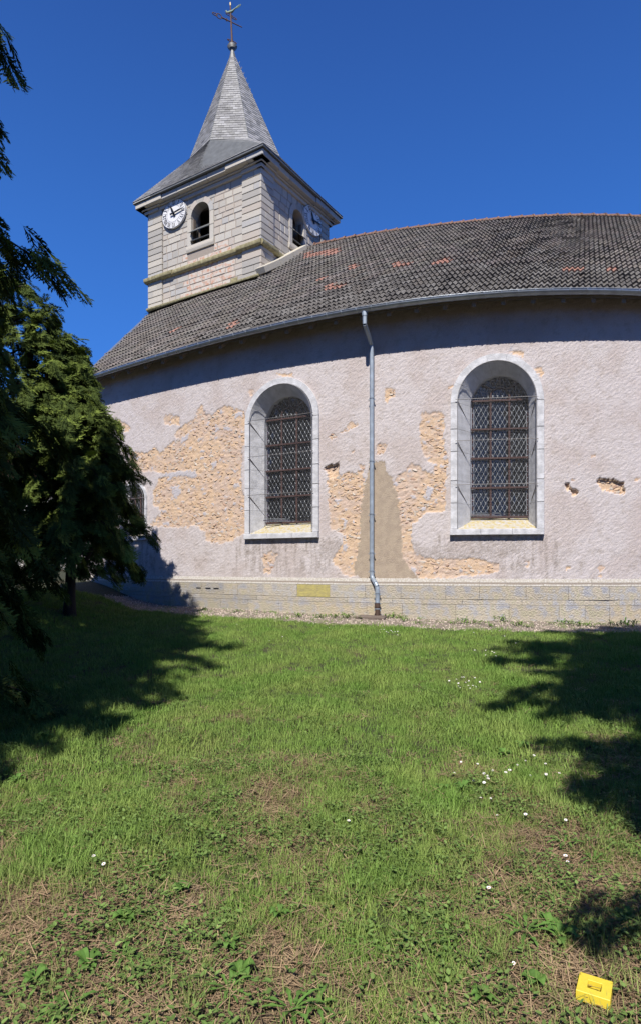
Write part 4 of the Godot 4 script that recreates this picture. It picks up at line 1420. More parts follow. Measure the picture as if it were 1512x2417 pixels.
# ---------------------------------------------------------------- tower roof, spire, cross
func make_spire() -> void:
	var c2 := TA + TS * WS / 2 + TE * WE / 2
	var base_h := TOP + 0.30
	var foot_h := 13.42
	var tip_h := 17.2
	var centre := Vector3(c2.x, EYE, -c2.y)
	var lean := Vector3(-0.045, 0, 0)              # sideways drift for each metre above the cornice
	var C := func(h: float) -> Vector3: return centre + Vector3(0, h, 0) + lean * (h - base_h)
	var diag := (TA - c2).normalized()
	var ang0 := atan2(diag.y, diag.x)
	var V := func(k: int, h: float) -> Vector3:
		var r := 1.60 * (tip_h + 0.25 - h) / (tip_h + 0.25 - foot_h)
		var a := ang0 + k * TAU / 8.0
		return C.call(h) + Vector3(cos(a), 0, -sin(a)) * r
	# skirt: low slated roof from the square eave to the eight-sided foot
	var sk := node("tower_roof", church)
	var o := 0.37
	var ns := Vector2(-TS.y, TS.x); if ns.dot(TE) > 0: ns = -ns
	var ne := Vector2(-TE.y, TE.x); if ne.dot(TS) > 0: ne = -ne
	var cor := [TA + (ns + ne) * o, TA + TS * WS + (ns - ne) * o, TA + TS * WS + TE * WE + (-ns - ne) * o, TA + TE * WE + (-ns + ne) * o]
	var cw := []
	for p in cor:
		cw.append(Vector3(p.x, EYE + base_h, -p.y))
	# order octagon vertices to the corners
	var near := []
	for p in cw:
		var best := 0
		for k in 8:
			if V.call(k, foot_h).distance_to(p) < V.call(best, foot_h).distance_to(p):
				best = k
		near.append(best)
	var deck := Geo.new()
	var spots := []
	for k in 4:
		var a: Vector3 = cw[k]; var b: Vector3 = cw[(k + 1) % 4]
		var ka: int = near[k]; var kb: int = near[(k + 1) % 4]
		var step := 1 if (ka + 2) % 8 == kb else -1
		var km := (ka + step + 8) % 8
		var va: Vector3 = V.call(ka, foot_h); var vb: Vector3 = V.call(kb, foot_h); var vm: Vector3 = V.call(km, foot_h)
		var m := (a + b) / 2
		for q in [[a, m, vm, va], [m, b, vb, vm]]:
			deck.quad_out(q[0], q[1], q[2], q[3], centre)
			slate_quad(spots, q[0], q[1], q[2], q[3], 0.085, 0.12, centre + Vector3(0, 10, 0), k < 1 or k == 3)
		deck.quad_out(a, b, b - Vector3(0, 0.05, 0), a - Vector3(0, 0.05, 0), centre + Vector3(0, base_h, 0))
	deck.quad_out(cw[0] - Vector3(0, 0.05, 0), cw[1] - Vector3(0, 0.05, 0), cw[2] - Vector3(0, 0.05, 0), cw[3] - Vector3(0, 0.05, 0), centre + Vector3(0, 100, 0))
	part(deck, "roof_boarding", M.lead, sk)
	lay_slates(sk, spots, 0, 0.085, 0.12)
	for q in [[0, 0.22, 0.62], [0, 0.62, 0.55], [3, 0.75, 0.6]]:
		var a: Vector3 = cw[q[0]]; var b: Vector3 = cw[(q[0] + 1) % 4]
		var p := a.lerp(b, q[1]).lerp(C.call(foot_h), 0.16)
		var g := Geo.new()
		g.box(p + Vector3(0, 0.07, 0), Vector3(0.06, 0, 0.0), Vector3(0, 0.07, 0), Vector3(0, 0, 0.09), 0.02)
		part(g, "roof_vent", M.lead, sk)
	# spire
	var sp := node("spire", church)
	var d2 := Geo.new()
	var spots2 := []
	for k in 8:
		d2.quad_out(V.call(k, foot_h), V.call(k + 1, foot_h), V.call(k + 1, tip_h), V.call(k, tip_h), C.call(15.0))
		var mid: Vector3 = (V.call(k, foot_h) + V.call(k + 1, foot_h)) / 2
		var facing: bool = (mid - C.call(foot_h)).dot(Vector3(0, EYE, 0) - mid) > 0
		slate_quad(spots2, V.call(k, foot_h), V.call(k + 1, foot_h), V.call(k + 1, tip_h), V.call(k, tip_h), 0.105, 0.17, Vector3.ZERO, facing)
	part(d2, "spire_boarding", M.lead, sp)
	lay_slates(sp, spots2, 300, 0.105, 0.17)
	for k in 8:
		var g := Geo.new()
		g.bar(V.call(k, foot_h), V.call(k, tip_h), 0.022, 6, 0.016)
		part(g, "hip_roll", M.lead, sp)
	# hooks for the slater's ladder on the edge towards the nave
	var best := 0
	for k in 8:
		if V.call(k, foot_h).x / -V.call(k, foot_h).z > V.call(best, foot_h).x / -V.call(best, foot_h).z:
			best = k
	for k in 20:
		var p: Vector3 = V.call(best, lerpf(foot_h + 0.5, tip_h - 0.1, k / 19.0))
		var out: Vector3 = (p - C.call(p.y - EYE)).normalized()
		var g := Geo.new()
		g.tube([p, p + out * 0.07, p + out * 0.10 + Vector3(0, 0.04, 0), p + out * 0.09 + Vector3(0, 0.075, 0)], 0.009, 5)
		part(g, "ladder_hook", M.rod, sp)
	# lead cap, collar and cross
	var cap := Geo.new()
	for k in 8:
		var r0: float = 1.0
		var p0: Vector3 = V.call(k, tip_h - 0.04); var p1: Vector3 = V.call(k + 1, tip_h - 0.04)
		var q0: Vector3 = C.call(tip_h + 0.34) + (V.call(k, tip_h) - C.call(tip_h)) * 0.42; var q1: Vector3 = C.call(tip_h + 0.34) + (V.call(k + 1, tip_h) - C.call(tip_h)) * 0.42
		p0 = C.call(tip_h - 0.04) + (p0 - C.call(tip_h - 0.04)) * (1.12 * r0); p1 = C.call(tip_h - 0.04) + (p1 - C.call(tip_h - 0.04)) * 1.12
		cap.quad_out(p0, p1, q1, q0, C.call(tip_h))
	part(cap, "lead_cap", M.lead, sp)
	var bulb := Geo.new()
	var pr := [[0.0, 0.05], [0.015, 0.10], [0.045, 0.15], [0.08, 0.168], [0.115, 0.15], [0.145, 0.10], [0.16, 0.04]]
	for j in pr.size() - 1:
		bulb.bar(C.call(tip_h + 0.32 + pr[j][0]), C.call(tip_h + 0.32 + pr[j + 1][0]), pr[j][1], 16, pr[j + 1][1])
	part(bulb, "lead_collar", M.lead, sp)
	var cx := node("cross", church)
	var b0: float = tip_h + 0.5
	var pole := Geo.new()
	pole.tube([C.call(b0), C.call(b0 + 0.15), C.call(19.0)], [0.05, 0.034, 0.022], 8)
	part(pole, "pole", M.cross, cx)
	var knob := Geo.new()
	knob.tube([C.call(18.98), C.call(19.02), C.call(19.08), C.call(19.11)], [0.015, 0.035, 0.03, 0.012], 8)
	part(knob, "finial", M.gold, cx)
	var dir := Vector3(0.863, 0, -0.504)
	var arm_h := 18.44
	var arm := Geo.new()
	arm.bar(C.call(arm_h) - dir * 0.36, C.call(arm_h) + dir * 0.40, 0.022, 6, 0.014)
	part(arm, "cross_arm", M.cross, cx)
	# the arm ends in an openwork trefoil
	for q in [[-0.40, 0.0, 0.10, 0.075], [-0.55, 0.0, 0.09, 0.035]]:
		ring(cx, "scroll", C.call(arm_h) + dir * q[0] - dir * 0.03, dir, Vector3.UP, q[2], q[3], 0.014)
	ring(cx, "scroll", C.call(arm_h + 0.22) - dir * 0.05, dir, Vector3.UP, 0.13, 0.035, 0.013)
	ring(cx, "scroll", C.call(arm_h + 0.18) + dir * 0.11, dir, Vector3.UP, 0.10, 0.03, 0.013)
	ring(cx, "scroll", C.call(arm_h - 0.66), dir, Vector3.UP, 0.17, 0.03, 0.013)
	ring(cx, "scroll", C.call(arm_h - 0.74), dir, Vector3.UP, 0.10, 0.03, 0.012)
	ring(cx, "scroll", C.call(arm_h) - dir * 0.16, dir, Vector3.UP, 0.03, 0.045, 0.01)
	# weathercock
	var ckk := Geo.new()
	var side := Vector3(1, 0.0, 0.2).normalized()
	var wc: Vector3 = C.call(arm_h + 0.33)
	ckk.tube([wc - side * 0.14 + Vector3(0, 0.02, 0), wc - side * 0.04, wc + side * 0.06 + Vector3(0, 0.02, 0), wc + side * 0.16 + Vector3(0, 0.10, 0), wc + side * 0.30 + Vector3(0, 0.17, 0)], [0.02, 0.045, 0.04, 0.018, 0.012], 7)
	ckk.tube([wc - side * 0.13 + Vector3(0, 0.0, 0), wc - side * 0.15 + Vector3(0, 0.07, 0), wc - side * 0.20 + Vector3(0, 0.06, 0)], [0.02, 0.028, 0.006], 6)
	part(ckk, "weathercock", M.verdigris, cx)
	ring(cx, "weathercock_tail", wc + side * 0.27 + Vector3(0, 0.15, 0), (side + Vector3(0, 0.45, 0)).normalized(), Vector3.UP, 0.10, 0.03, 0.010, M.verdigris)

func ring(parent: Node3D, called: String, mid: Vector3, x: Vector3, y: Vector3, rx: float, ry: float, r: float, m: Material = null) -> void:
	var g := Geo.new()
	var path := []
	for k in 15:
		var a := TAU * k / 14.0
		path.append(mid + x * cos(a) * rx + y * sin(a) * ry)
	g.tube(path, r, 5)
	part(g, called, m if m else M.cross, parent)

func slate_quad(spots: Array, a: Vector3, b: Vector3, c: Vector3, d: Vector3, gauge: float, width: float, _up: Vector3, seen: bool) -> void:
	var hgt := ((c + d) / 2 - (a + b) / 2).length()
	var rows := int(hgt / gauge)
	var out := (b - a).cross(d - a + (c - b)).normalized()
	var mid := (a + b + c + d) / 4
	var c2 := TA + TS * WS / 2 + TE * WE / 2
	if out.dot(mid - Vector3(c2.x, mid.y - 0.3, -c2.y)) < 0:
		out = -out
	for r in rows:
		var f := float(r) / rows
		var l := a.lerp(d, f); var rr := b.lerp(c, f)
		var span := (rr - l).length()
		var n := maxi(1, int(round(span / width)))
		var dx := (rr - l).normalized()
		var uy := ((c + d) / 2 - (a + b) / 2).normalized()
		for k in n + 1:
			var off := 0.0 if r % 2 else 0.5
			var x0 := clampf((k - off) / n, 0.0, 1.0); var x1 := clampf((k + 1 - off) / n, 0.0, 1.0)
			if x1 - x0 < 0.02:
				continue
			var p := l.lerp(rr, (x0 + x1) / 2)
			var bas := Basis(dx * (span * (x1 - x0) / width), uy, out)
			spots.append([seen, Transform3D(bas * Basis(Vector3(0, 0, 1), rng.randfn() * 0.012), p + out * rng.randf_range(0.004, 0.009)), mid])

func lay_slates(parent: Node3D, spots: Array, singles: int, gauge: float, width: float) -> void:
	var g := Geo.new()
	var l := gauge * 1.25
	var w := width * 0.5 - 0.003
	var p := [Vector3(-w, 0, 0.014), Vector3(w, 0, 0.014), Vector3(w, l, 0.001), Vector3(-w, l, 0.001)]
	g.quad_out(p[0], p[1], p[2], p[3], Vector3(0, l / 2, -1))
	var z := Vector3(0, 0, -0.012)
	g.quad_out(p[0], p[1], p[1] + z, p[0] + z, Vector3(0, l, 0))
	g.quad_out(p[0], p[3], p[3] + z, p[0] + z, Vector3(0, l / 2, 0))
	g.quad_out(p[1], p[2], p[2] + z, p[1] + z, Vector3(0, l / 2, 0))
	var m := g.mesh()
	var xs := []
	var cs := []
	var left := singles
	for q in spots:
		var at: Vector3 = q[1].origin
		var v := n1.get_noise_3d(at.x * 60.0, at.y * 60.0, at.z * 60.0) * 0.9 + rng.randfn() * 0.35
		if q[0] and left > 0:
			left -= 1
			piece(m, "slate", M.slate[clampi(int(2.2 + v * 2.4), 0, 4)], parent, q[1])
		else:
			var e := clampf(0.28 + v * 0.12, 0.12, 0.5)
			xs.append(q[1])
			cs.append(Color(e * 0.985, e * 0.99, e * rng.randf_range(0.97, 1.03)))
	copies(m, "slates", M.slate_mass, parent, xs, cs)

# ---------------------------------------------------------------- neighbours
func make_house() -> void:
	var at := Vector3(-13.5, 1.35, -32.0)
	var h := thing("house", "white rendered house far behind the thuja tree, beyond a low stone wall", "house", at)
	var g := Geo.new()
	g.box(at + Vector3(0, 2.2, -3), Vector3(5.5, 0, 0), Vector3(0, 2.4, 0), Vector3(0, 0, 3), 0.02)
	part(g, "wall", M.house, h)
	var r := Geo.new()
	var e := [at + Vector3(-5.9, 4.5, 0.4), at + Vector3(5.9, 4.5, 0.4), at + Vector3(5.9, 7.2, -3), at + Vector3(-5.9, 7.2, -3), at + Vector3(5.9, 4.5, -6.4), at + Vector3(-5.9, 4.5, -6.4)]
	r.quad_out(e[0], e[1], e[2], e[3], at)
	r.quad_out(e[3], e[2], e[4], e[5], at)
	r.tri(e[1], e[4], e[2])
	r.tri(e[0], e[3], e[5])
	part(r, "roof", M.ridge_tile, h)
	for x in [-3.4, -0.6, 2.4]:
		var w := Geo.new()
		w.box(at + Vector3(x, 2.3, 0.01), Vector3(0.5, 0, 0), Vector3(0, 0.7, 0), Vector3(0, 0, 0.03), 0.01)
		var f := part(w, "window", M.pane, h)
		var s := Geo.new()
		for k in [-1.0, 1.0]:
			s.box(at + Vector3(x + k * 0.78, 2.3, 0.03), Vector3(0.25, 0, 0), Vector3(0, 0.72, 0), Vector3(0, 0, 0.025), 0.006)
		part(s, "shutter", M.shutter, f)
	# low stone wall in front of it
	var wat := Vector3(-11.0, ground(-11.0, 27.0), -27.0)
	var wl := thing("garden_wall", "low dry stone wall between the thuja trunk and the white house", "wall", wat)
	for row in 3:
		var x := -5.0 + (0.15 if row % 2 else 0.0)
		while x < 5.0:
			var w := rng.randf_range(0.28, 0.5)
			var b := Geo.new()
			b.box(wat + Vector3(x + w / 2, 0.02 + row * 0.15, rng.randf_range(-0.02, 0.02)), Vector3(w / 2 - 0.01, 0, 0), Vector3(0, 0.07, 0), Vector3(0, 0, 0.2), 0.02)
			part(b, "stone", M.stone[rng.randi() % 6], wl)
			x += w

# ---------------------------------------------------------------- trees
func frond_mesh(seed_: int) -> ArrayMesh:
	# a flat fan of scale leaves, tip along +y, about 0.3 m long
	var g := Geo.new()
	g.coloured = true
	var r := RandomNumberGenerator.new()
	r.seed = seed_
	var L := 0.30
	var leaf := func(a: Vector3, d: Vector3, l: float, w: float, c: Color) -> void:
		g.tint = c
		var s := d.cross(Vector3(0, 0, 1)).normalized() * w
		var m: Vector3 = a + d * l * 0.45
		var z := Vector3(0, 0, r.randf_range(-0.006, 0.006))
		g.tri(a, m + s + z, a + d * l)
		g.tri(a, a + d * l, m - s - z)
	leaf.call(Vector3.ZERO, Vector3(0, 1, 0), L, 0.006, Color(0.6, 0.6, 0.55))
	for k in 9:
		var f := (k + 1) / 10.0
		for sd in [-1.0, 1.0]:
			var p := Vector3(0, L * f * 0.93, -f * f * 0.03)
			var ang := deg_to_rad(r.randf_range(36, 52))
			var d := Vector3(sd * sin(ang), cos(ang), r.randf_range(-0.25, 0.05)).normalized()
			var l := L * 0.50 * sin(PI * (0.22 + 0.72 * f)) * r.randf_range(0.8, 1.15)
			var tone := 0.78 + 0.35 * r.randf()
			leaf.call(p, d, l, 0.0075, Color(tone, tone, tone))
			for q in 4:
				var pp: Vector3 = p + d * l * (0.22 + q * 0.18)
				var s2 := 1.0 if q % 2 else -1.0
				var d2 := d.rotated(Vector3(0, 0, 1), s2 * deg_to_rad(38))
				leaf.call(pp, d2, l * 0.42, 0.006, Color(tone * 1.1, tone * 1.1, tone))
	return g.mesh()

func conifer(called: String, label: String, at: Vector3, height: float, profile: Callable, branches: int, sprays: int, seed_: int, bare_to: float, tone: float, leaders := [], wild := 0.2) -> void:
	var t := thing(called, label, "tree", at, "evergreen thujas round the lawn")
	var r := RandomNumberGenerator.new()
	r.seed = seed_
	var limbs := Geo.new()
	var xs := []
	var cs := []
	var stems := [[Vector3.ZERO, bare_to, height, branches, profile, true]]
	for l in leaders:      # side stems that end in tops of their own: [foot offset, lower end, top, branches, spread]
		var spread: float = l[4]
		var hi: float = l[2]
		stems.append([l[0], l[1], l[2], l[3], func(h: float, _az: float) -> float: return spread * clampf((hi + 0.15 - h) / 1.6, 0.08, 1.0), false])
	for s in stems:
		var foot: Vector3 = at + s[0]
		var tr := Geo.new()
		var path := []
		var rad := []
		var low: float = -0.15 if s[5] else s[1] - 1.0
		for k in 12:
			var f := k / 11.0
			var h: float = lerpf(low, s[2] * 0.97, f)
			var p := foot + Vector3(sin(f * 5.0 + seed_) * 0.05, h, cos(f * 4.0) * 0.05)
			if not s[5]:
				p = (at + Vector3(0, low, 0)).lerp(p, smooth(0.0, 0.4, f))
			path.append(p)
			rad.append((0.16 + 0.05 * exp(-f * 30.0)) * (1.0 - f * 0.93) * (height / 8.0 if s[5] else 0.35))
		tr.tube(path, rad, 10)
		part(tr, "trunk" if s[5] else "side_stem", M.bark, t)
		var n_b: int = s[3]
		for b in n_b:
			var f := (b + r.randf()) / n_b
			var h: float = lerpf(s[1], s[2] * 0.985, pow(f, 0.9))
			var az := b * 2.39996 + r.randf_range(-0.3, 0.3)
			var out := Vector3(cos(az), 0, sin(az))
			var len_: float = s[4].call(h, az) * r.randf_range(1.0 - wild * 1.6, 1.0 + wild * 0.65)
			if len_ < 0.1:
				continue
			var start := foot + Vector3(0, h, 0)
			var rise := r.randf_range(0.05, 0.35) * len_
			var droop := r.randf_range(0.25, 0.6) * len_
			var P := func(k: float) -> Vector3: return start + out * len_ * k + Vector3(0, rise * sin(k * PI * 0.55) * 1.4 - droop * k * k, 0)
			limbs.tube([P.call(0.0), P.call(0.35), P.call(0.7), P.call(0.97)], [0.012 + len_ * 0.012, 0.01 + len_ * 0.008, 0.012, 0.005], 5)
			var n := int(sprays * (0.35 + len_) * r.randf_range(0.8, 1.2))
			for k in n:
				var q := pow(r.randf(), 0.62) * 0.99 + 0.02
				var p: Vector3 = P.call(q)
				var dir: Vector3 = (P.call(minf(q + 0.05, 1.1)) - P.call(q)).normalized()
				var sd := 1.0 if k % 2 else -1.0
				var yaw := sd * r.randf_range(0.15, 1.15) * (1.1 - 0.7 * q)
				dir = dir.rotated(Vector3.UP, yaw)
				dir = (dir + Vector3(0, -r.randf_range(0.0, 0.75), 0)).normalized()
				var sidev := dir.cross(Vector3.UP).normalized().rotated(dir, r.randfn() * 0.55)
				var nz := sidev.cross(dir).normalized()
				var sc := r.randf_range(0.7, 1.35) * (0.8 + 0.25 * len_ / 2.0)
				p += out.cross(Vector3.UP) * r.randfn() * 0.10 * len_ * (1.15 - q) + Vector3(0, r.randfn() * 0.08, 0)
				xs.append(Transform3D(Basis(sidev * sc, dir * sc, nz * sc), p))
				var age := clampf(r.randfn() * 0.28 + 0.5, 0.0, 1.0)
				cs.append(Color(0.05, 0.075, 0.022).lerp(Color(0.19, 0.25, 0.05), age * age) * tone)
	part(limbs, "limbs", M.bark, t)
	copies(fronds[seed_ % 3], "crown", M.frond, t, xs, cs)

var fronds := []
func make_trees() -> void:
	for k in 3:
		fronds.append(frond_mesh(90 + k))
	# beside the nave: an irregular cone with several tops
	var x := -0.4077 * 12.0
	conifer("thuja_tree", "green thuja tree on a bare trunk standing against the nave wall", Vector3(x, ground(x, 12.0), -12.0), 5.6,
		func(h: float, az: float) -> float: return (1.45 * sin(clampf((h - 0.2) / 1.8, 0.0, 1.0) * PI / 2)) * clampf((5.7 - h) / 3.4, 0.05, 1.0) * (1.0 + 0.2 * sin(az * 3.0 + h * 2.6)), 190, 26, 11, 1.0, 1.0,
		[[Vector3(-0.40, 0, 0.3), 3.0, 6.3, 44, 0.45], [Vector3(-0.12, 0, 0.15), 3.0, 5.75, 40, 0.4], [Vector3(0.22, 0, 0.2), 2.6, 5.1, 34, 0.36], [Vector3(0.72, 0, 0.35), 1.8, 4.15, 28, 0.36], [Vector3(-1.1, 0, 0.3), 2.2, 7.0, 60, 0.75]], 0.34)
	conifer("thuja_tree", "dark thuja tree behind the drooping branches of the tall thuja, away from the wall", Vector3(-7.0, ground(-7.0, 10.4), -10.4), 8.2,
		func(h: float, az: float) -> float: return 1.7 * clampf((8.6 - h) / 5.0, 0.05, 1.0) * (1.0 + 0.2 * sin(az * 2.0 + h * 1.7)), 230, 20, 12, 0.3, 0.8)
	# tall one whose long branches hang into the sky
	conifer("tall_thuja_tree", "tall dark thuja tree with long drooping branches against the sky", Vector3(-4.95, ground(-4.95, 5.3), -5.3), 11.5,
		func(h: float, az: float) -> float: return (2.5 - 0.95 * smooth(4.5, 4.9, h) + 0.28 * smooth(5.6, 5.9, h)) * clampf((12.0 - h) / 4.5, 0.05, 1.0) * (0.92 + 0.2 * sin(az * 4.0 + h * 3.7)), 380, 19, 13, 0.35, 0.8, [], 0.24)
	conifer("tall_thuja_tree", "tall thuja tree further along the row, shading the drooping thuja", Vector3(-4.7, 0.0, 0.5), 14.5,
		func(h: float, az: float) -> float: return 1.75 * clampf((15.4 - h) / 4.0, 0.05, 1.0) * (0.95 + 0.15 * sin(az * 3.0 + h * 2.7)), 330, 14, 14, 0.5, 0.8)
	conifer("tall_thuja_tree", "tall thuja tree whose ragged shade falls across the lawn", Vector3(3.9, 0.0, -0.2), 13.0,
		func(h: float, az: float) -> float: return 2.7 * clampf((14.0 - h) / 4.0, 0.05, 1.0) * (0.92 + 0.16 * sin(az * 4.0 + h * 3.1)) if cos(az) > -0.93 or sin(az) < 0.0 or h < 3.3 or h > 5.0 else 3.05, 430, 21, 15, 2.3, 0.8)

# ---------------------------------------------------------------- grass and flowers
func blade_tuft(seed_: int, blades: int, tall: float, spread: float, wide: float) -> ArrayMesh:
	var r := RandomNumberGenerator.new()
	r.seed = seed_
	var g := Geo.new()
	g.coloured = true
	for k in blades:
		var az := r.randf() * TAU
		var p := Vector3(r.randfn() * spread, 0, r.randfn() * spread)
		var out := Vector3(cos(az), 0, sin(az))
		var sd := Vector3(-out.z, 0, out.x) * wide * r.randf_range(0.6, 1.2)
		var h := tall * r.randf_range(0.45, 1.15)
		var bend := h * r.randf_range(0.15, 0.9)
		var t := r.randf_range(0.75, 1.2)
		var pts := []
		for q in 4:
			var f := q / 3.0
			pts.append(p + out * bend * f * f + Vector3(0, h * (f - 0.28 * f * f * bend / h), 0))
		for q in 3:
			var w0 := sd * (1.0 - q / 3.0 * 0.75); var w1 := sd * (1.0 - (q + 1) / 3.0 * 0.75) if q < 2 else Vector3.ZERO
			g.tint = Color(t, t, t)
			g.tri(pts[q] - w0, pts[q] + w0, pts[q + 1] + w1)
			if q < 2:
				g.tri(pts[q] - w0, pts[q + 1] + w1, pts[q + 1] - w1)
	return g.mesh()

func straw_mesh(seed_: int) -> ArrayMesh:
	var r := RandomNumberGenerator.new()
	r.seed = seed_
	var g := Geo.new()
	g.coloured = true
	for k in 16:
		var az := r.randf() * TAU
		var p := Vector3(r.randfn() * 0.04, r.randf_range(0.004, 0.03), r.randfn() * 0.04)
		var d := Vector3(cos(az), r.randf_range(-0.15, 0.15), sin(az)) * r.randf_range(0.02, 0.055)
		var w := Vector3(-sin(az), 0, cos(az)) * 0.0013
		g.tint = grey(r.randf_range(0.6, 1.25))
		g.quad(p - d - w, p - d + w, p + d + w, p + d - w)
	return g.mesh()

func leaflets(seed_: int) -> ArrayMesh:
	var r := RandomNumberGenerator.new()
	r.seed = seed_
	var g := Geo.new()
	g.coloured = true
	for k in 7:
		var az := r.randf() * TAU
		var foot := Vector3(r.randfn() * 0.025, 0, r.randfn() * 0.025)
		var p := foot + Vector3(0, r.randf_range(0.012, 0.05), 0)
		var d := Vector3(cos(az), r.randf_range(-0.3, 0.35), sin(az)).normalized()
		var s := d.cross(Vector3.UP).normalized()
		var l := r.randf_range(0.005, 0.011)
		var up := s.cross(d)
		g.tint = grey(r.randf_range(0.75, 1.2))
		oval_leaf(g, p, d, s, up, l, l * r.randf_range(0.32, 0.55))
	return g.mesh()

func oval_leaf(g: Geo, p: Vector3, d: Vector3, s: Vector3, up: Vector3, l: float, w: float) -> void:
	var pts := [p, p + d * l * 0.35 + s * w + up * w * 0.25, p + d * l * 1.2 + s * w * 0.95 + up * w * 0.2, p + d * l * 2.0, p + d * l * 1.2 - s * w * 0.95 + up * w * 0.2, p + d * l * 0.35 - s * w + up * w * 0.25]
	var mid := p + d * l
	for k in 6:
		g.tri(mid, pts[k], pts[(k + 1) % 6])

func scatter(xs: Array, cs: Array, d0: float, d1: float, per_m2: float, keep: Callable, colour: Callable, size: Callable) -> void:
	var half := 0.58
	var area := (d1 - d0) * (d0 + d1) * half + (d1 - d0) * 1.2
	var n := int(area * per_m2)
	for k in n:
		var d := sqrt(lerpf(d0 * d0, d1 * d1, rng.randf()))
		var x := rng.randf_range(-1, 1) * (d * half + 0.6)
		if not keep.call(x, d):
			continue
		var s: float = size.call(x, d)
		var b := Basis(Vector3.UP, rng.randf() * TAU) * Basis(Vector3(1, 0, 0), rng.randfn() * 0.12)
		xs.append(Transform3D(b.scaled(Vector3(s, s * rng.randf_range(0.8, 1.2), s)), Vector3(x, ground(x, d) - 0.004, -d)))
		cs.append(colour.call(x, d))

func on_turf(x: float, d: float) -> bool:
	if Vector2(x - 0.971, d - 2.15).length() < 0.085:
		return false
	var th := K - x / d
	var D := d * cos(th)
	if absf(th) > 1.2:
		return true
	return D < strip_edge(d * sin(th)) + rng.randf_range(-0.02, 0.05) or (D < 11.22 and rng.randf() < 0.03 + 0.16 * smooth(0.1, 0.4, n2.get_noise_2d(x * 90.0, d * 90.0)))

func make_lawn_life() -> void:
	var green := func(x: float, d: float) -> Color:
		var dry := smooth(-0.1, 0.5, bare(x, d) + rng.randfn() * 0.12)
		var base := Color(0.155, 0.275, 0.052).lerp(Color(0.24, 0.325, 0.08), clampf(0.5 + n1.get_noise_2d(x * 70.0, d * 70.0) * 0.9, 0.0, 1.0))
		return base.lerp(Color(0.25, 0.22, 0.10), dry * 0.45) * rng.randf_range(0.8, 1.2)
	var thin := func(x: float, d: float) -> bool:
		return on_turf(x, d) and rng.randf() > smooth(0.0, 0.55, bare(x, d)) * 0.75
	var any := func(x: float, d: float) -> bool: return on_turf(x, d)
	var sz := func(x: float, d: float) -> float: return rng.randf_range(0.65, 1.2) * (0.85 + 0.5 * n2.get_noise_2d(x * 50.0, d * 50.0))
	var xs := []
	var cs := []
	scatter(xs, cs, 1.55, 4.2, 1500.0, thin, green, sz)
	var g1 := copies(blade_tuft(1, 9, 0.085, 0.022, 0.0023), "grass", M.leaf, self, xs, cs)
	tag(g1, "green grass blades of the lawn, thin with straw between them", "grass", "", "stuff")
	xs = []; cs = []
	scatter(xs, cs, 4.2, 7.2, 800.0, thin, green, sz)
	var g2 := copies(blade_tuft(2, 13, 0.085, 0.03, 0.0028), "grass", M.leaf, self, xs, cs)
	tag(g2, "green grass blades in the middle of the lawn", "grass", "", "stuff")
	xs = []; cs = []
	scatter(xs, cs, 7.2, 14.5, 420.0, any, green, sz)
	var g3 := copies(blade_tuft(3, 14, 0.075, 0.035, 0.0036), "grass", M.leaf, self, xs, cs)
	tag(g3, "bright green grass blades of the lawn close to the church wall", "grass", "", "stuff")
	# straw and cut grass lying about
	xs = []; cs = []
	var dried := func(x: float, d: float) -> bool: return on_turf(x, d) and rng.randf() < 0.12 + 0.9 * smooth(-0.15, 0.4, bare(x, d))
	var tan_ := func(_x: float, _d: float) -> Color: return Color(0.36, 0.26, 0.15).lerp(Color(0.26, 0.17, 0.10), rng.randf()) * rng.randf_range(0.7, 1.25)
	var one := func(_x: float, _d: float) -> float: return rng.randf_range(0.7, 1.4)
	scatter(xs, cs, 1.55, 4.6, 430.0, dried, tan_, one)
	scatter(xs, cs, 4.6, 7.5, 110.0, dried, tan_, one)
	var st := copies(straw_mesh(5), "dry_grass", M.straw, self, xs, cs)
	tag(st, "brown straw and cut grass lying between the blades", "straw", "", "stuff")
	# small broad leaves
	xs = []; cs = []
	var leafy := func(x: float, d: float) -> bool: return on_turf(x, d) and rng.randf() < smooth(-0.25, 0.35, n2.get_noise_2d(x * 55.0 + 900.0, d * 55.0) + 0.25 * smooth(3.6, 2.2, d))
	var lg := func(_x: float, _d: float) -> Color: return Color(0.105, 0.18, 0.042).lerp(Color(0.17, 0.25, 0.07), rng.randf()) * rng.randf_range(0.75, 1.2)
	scatter(xs, cs, 1.55, 4.4, 700.0, leafy, lg, one)
	scatter(xs, cs, 4.4, 6.5, 250.0, leafy, lg, one)
	var lf := copies(leaflets(6), "ground_cover", M.leaf, self, xs, cs)
	tag(lf, "small round leaves of clover and plantain among the grass", "ground cover", "", "stuff")
	# pebbles on the strip
	var pb := Geo.new()
	pb.box(Vector3.ZERO, Vector3(0.010, 0.002, 0), Vector3(0, 0.006, 0.001), Vector3(0.001, 0, 0.008), 0.004)
	pb.coloured = true
	xs = []; cs = []
	for k in 5200:
		var t := rng.randf_range(-2.5, 10.5)
		var D := rng.randf_range(strip_edge(t) - 0.06, 11.25)
		var p := nave(t, D, 0)
		p.y = ground(p.x, -p.z) + 0.008
		var s := rng.randf_range(0.5, 1.7)
		xs.append(Transform3D(Basis.from_euler(Vector3(rng.randf(), rng.randf() * TAU, rng.randf())).scaled(Vector3(s, s, s)), p))
		cs.append(Color(0.44, 0.37, 0.31) * rng.randf_range(0.55, 1.25))
	var gv := copies(pb.mesh(), "gravel", M.pebble, self, xs, cs)
	tag(gv, "small stones and crumbs on the strip along the wall", "gravel", "", "stuff")

